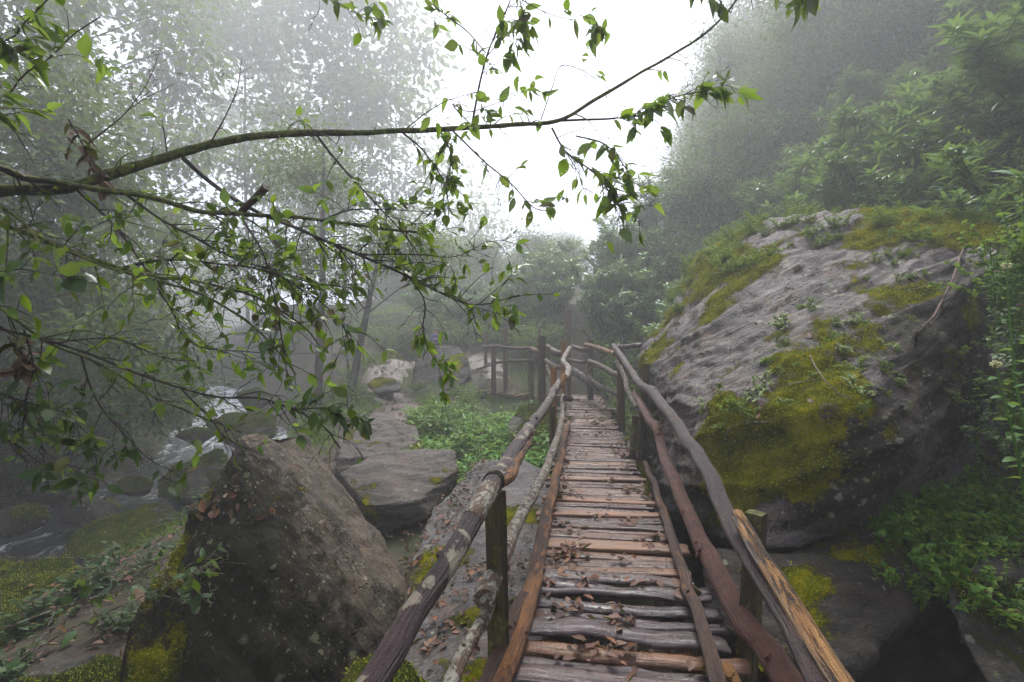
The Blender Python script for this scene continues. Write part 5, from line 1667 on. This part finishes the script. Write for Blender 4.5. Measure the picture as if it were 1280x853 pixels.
t = NT("black_hair"); M['hair'] = t.done(t.bsdf((.012, .01, .01), .5))
body = skinned('body', J, E, M['skin'], walker, 'pelvis')
jk = {k: (*v[:3], v[3] * 1.16 + .008) for k, v in J.items() if k in ('pelvis', 'belly', 'chest', 'sl', 'el', 'wl', 'sr', 'er', 'wr')}
jk['col'] = (0, 0, 1.43, .08)
skinned('jacket', jk, [e for e in E if e[0] in jk and e[1] in jk] + [('chest', 'col')], M['jacket'], walker, 'pelvis')
tr = {k: (*v[:3], v[3] * 1.14 + .008) for k, v in J.items() if k in ('pelvis', 'hl', 'kl', 'al', 'hr', 'kr', 'ar')}
skinned('trousers', tr, [e for e in E if e[0] in tr and e[1] in tr], M['trousers'], walker, 'pelvis')
m = MB()
for (x, y, z, rx, ry, rz_) in ((0, .015, 1.645, .098, .105, .1),):
    la, lo = np.meshgrid(np.linspace(0, math.pi * .56, 9), np.linspace(0, 2 * math.pi, 19))
    V = np.stack((x + rx * np.sin(la) * np.cos(lo), y + .02 + ry * np.sin(la) * np.sin(lo), z + rz_ * np.cos(la)), -1).reshape(-1, 3) * s
    ii = (np.arange(18)[:, None] * 9 + np.arange(8)[None]).ravel()
    m.add(V, np.stack((ii, ii + 9, ii + 10, ii + 1), -1))
m.obj('hair', M['hair'], walker, True)
m = MB()
m.tube(np.array([(0, -.085, 1.62), (0, -.105, 1.6), (0, -.1, 1.585)]) * s, [.008, .012, .013], 7)
m.obj('nose', M['skin'], walker, True)
for h0 in (-1, 1):
    m = MB(); m.tube(np.array([(.032 * h0, -.07, 1.622), (.032 * h0, -.083, 1.622)]) * s, [.012, .008], 8); m.obj('eye', M['hair'], walker, True)
    m = MB(); m.tube(np.array([(.085 * h0, 0, 1.6), (.098 * h0, .012, 1.6)]) * s, [.025, .022], 8); m.obj('ear', M['skin'], walker, True)
t = NT("lips"); M['lips'] = t.done(t.bsdf((.3, .11, .1), .5))
m = MB(); m.tube(np.array([(-.022, -.086, 1.562), (0, -.094, 1.56), (.022, -.086, 1.562)]) * s, .006, 6); m.obj('mouth', M['lips'], walker, True)
# ------------------------------------------------------------------ mist
mb = MB()
x0, x1, y0, y1, z0, z1 = -112, 112, -36, 165, -9, 62
V = [(x, y, z) for z in (z0, z1) for y in (y0, y1) for x in (x0, x1)]
mb.add(V, [(0, 2, 3, 1), (4, 5, 7, 6), (0, 1, 5, 4), (2, 6, 7, 3), (0, 4, 6, 2), (1, 3, 7, 5)])
t = NT("valley_mist")
pv = t.n("VolumePrincipled", {'Color': (.92, .925, .955), 'Density': FOG_DENSITY, 'Anisotropy': .45})
t.t.links.new(pv.outputs[0], t.out.inputs[1])
tag(mb.obj("haze", t.m), kind='stuff')
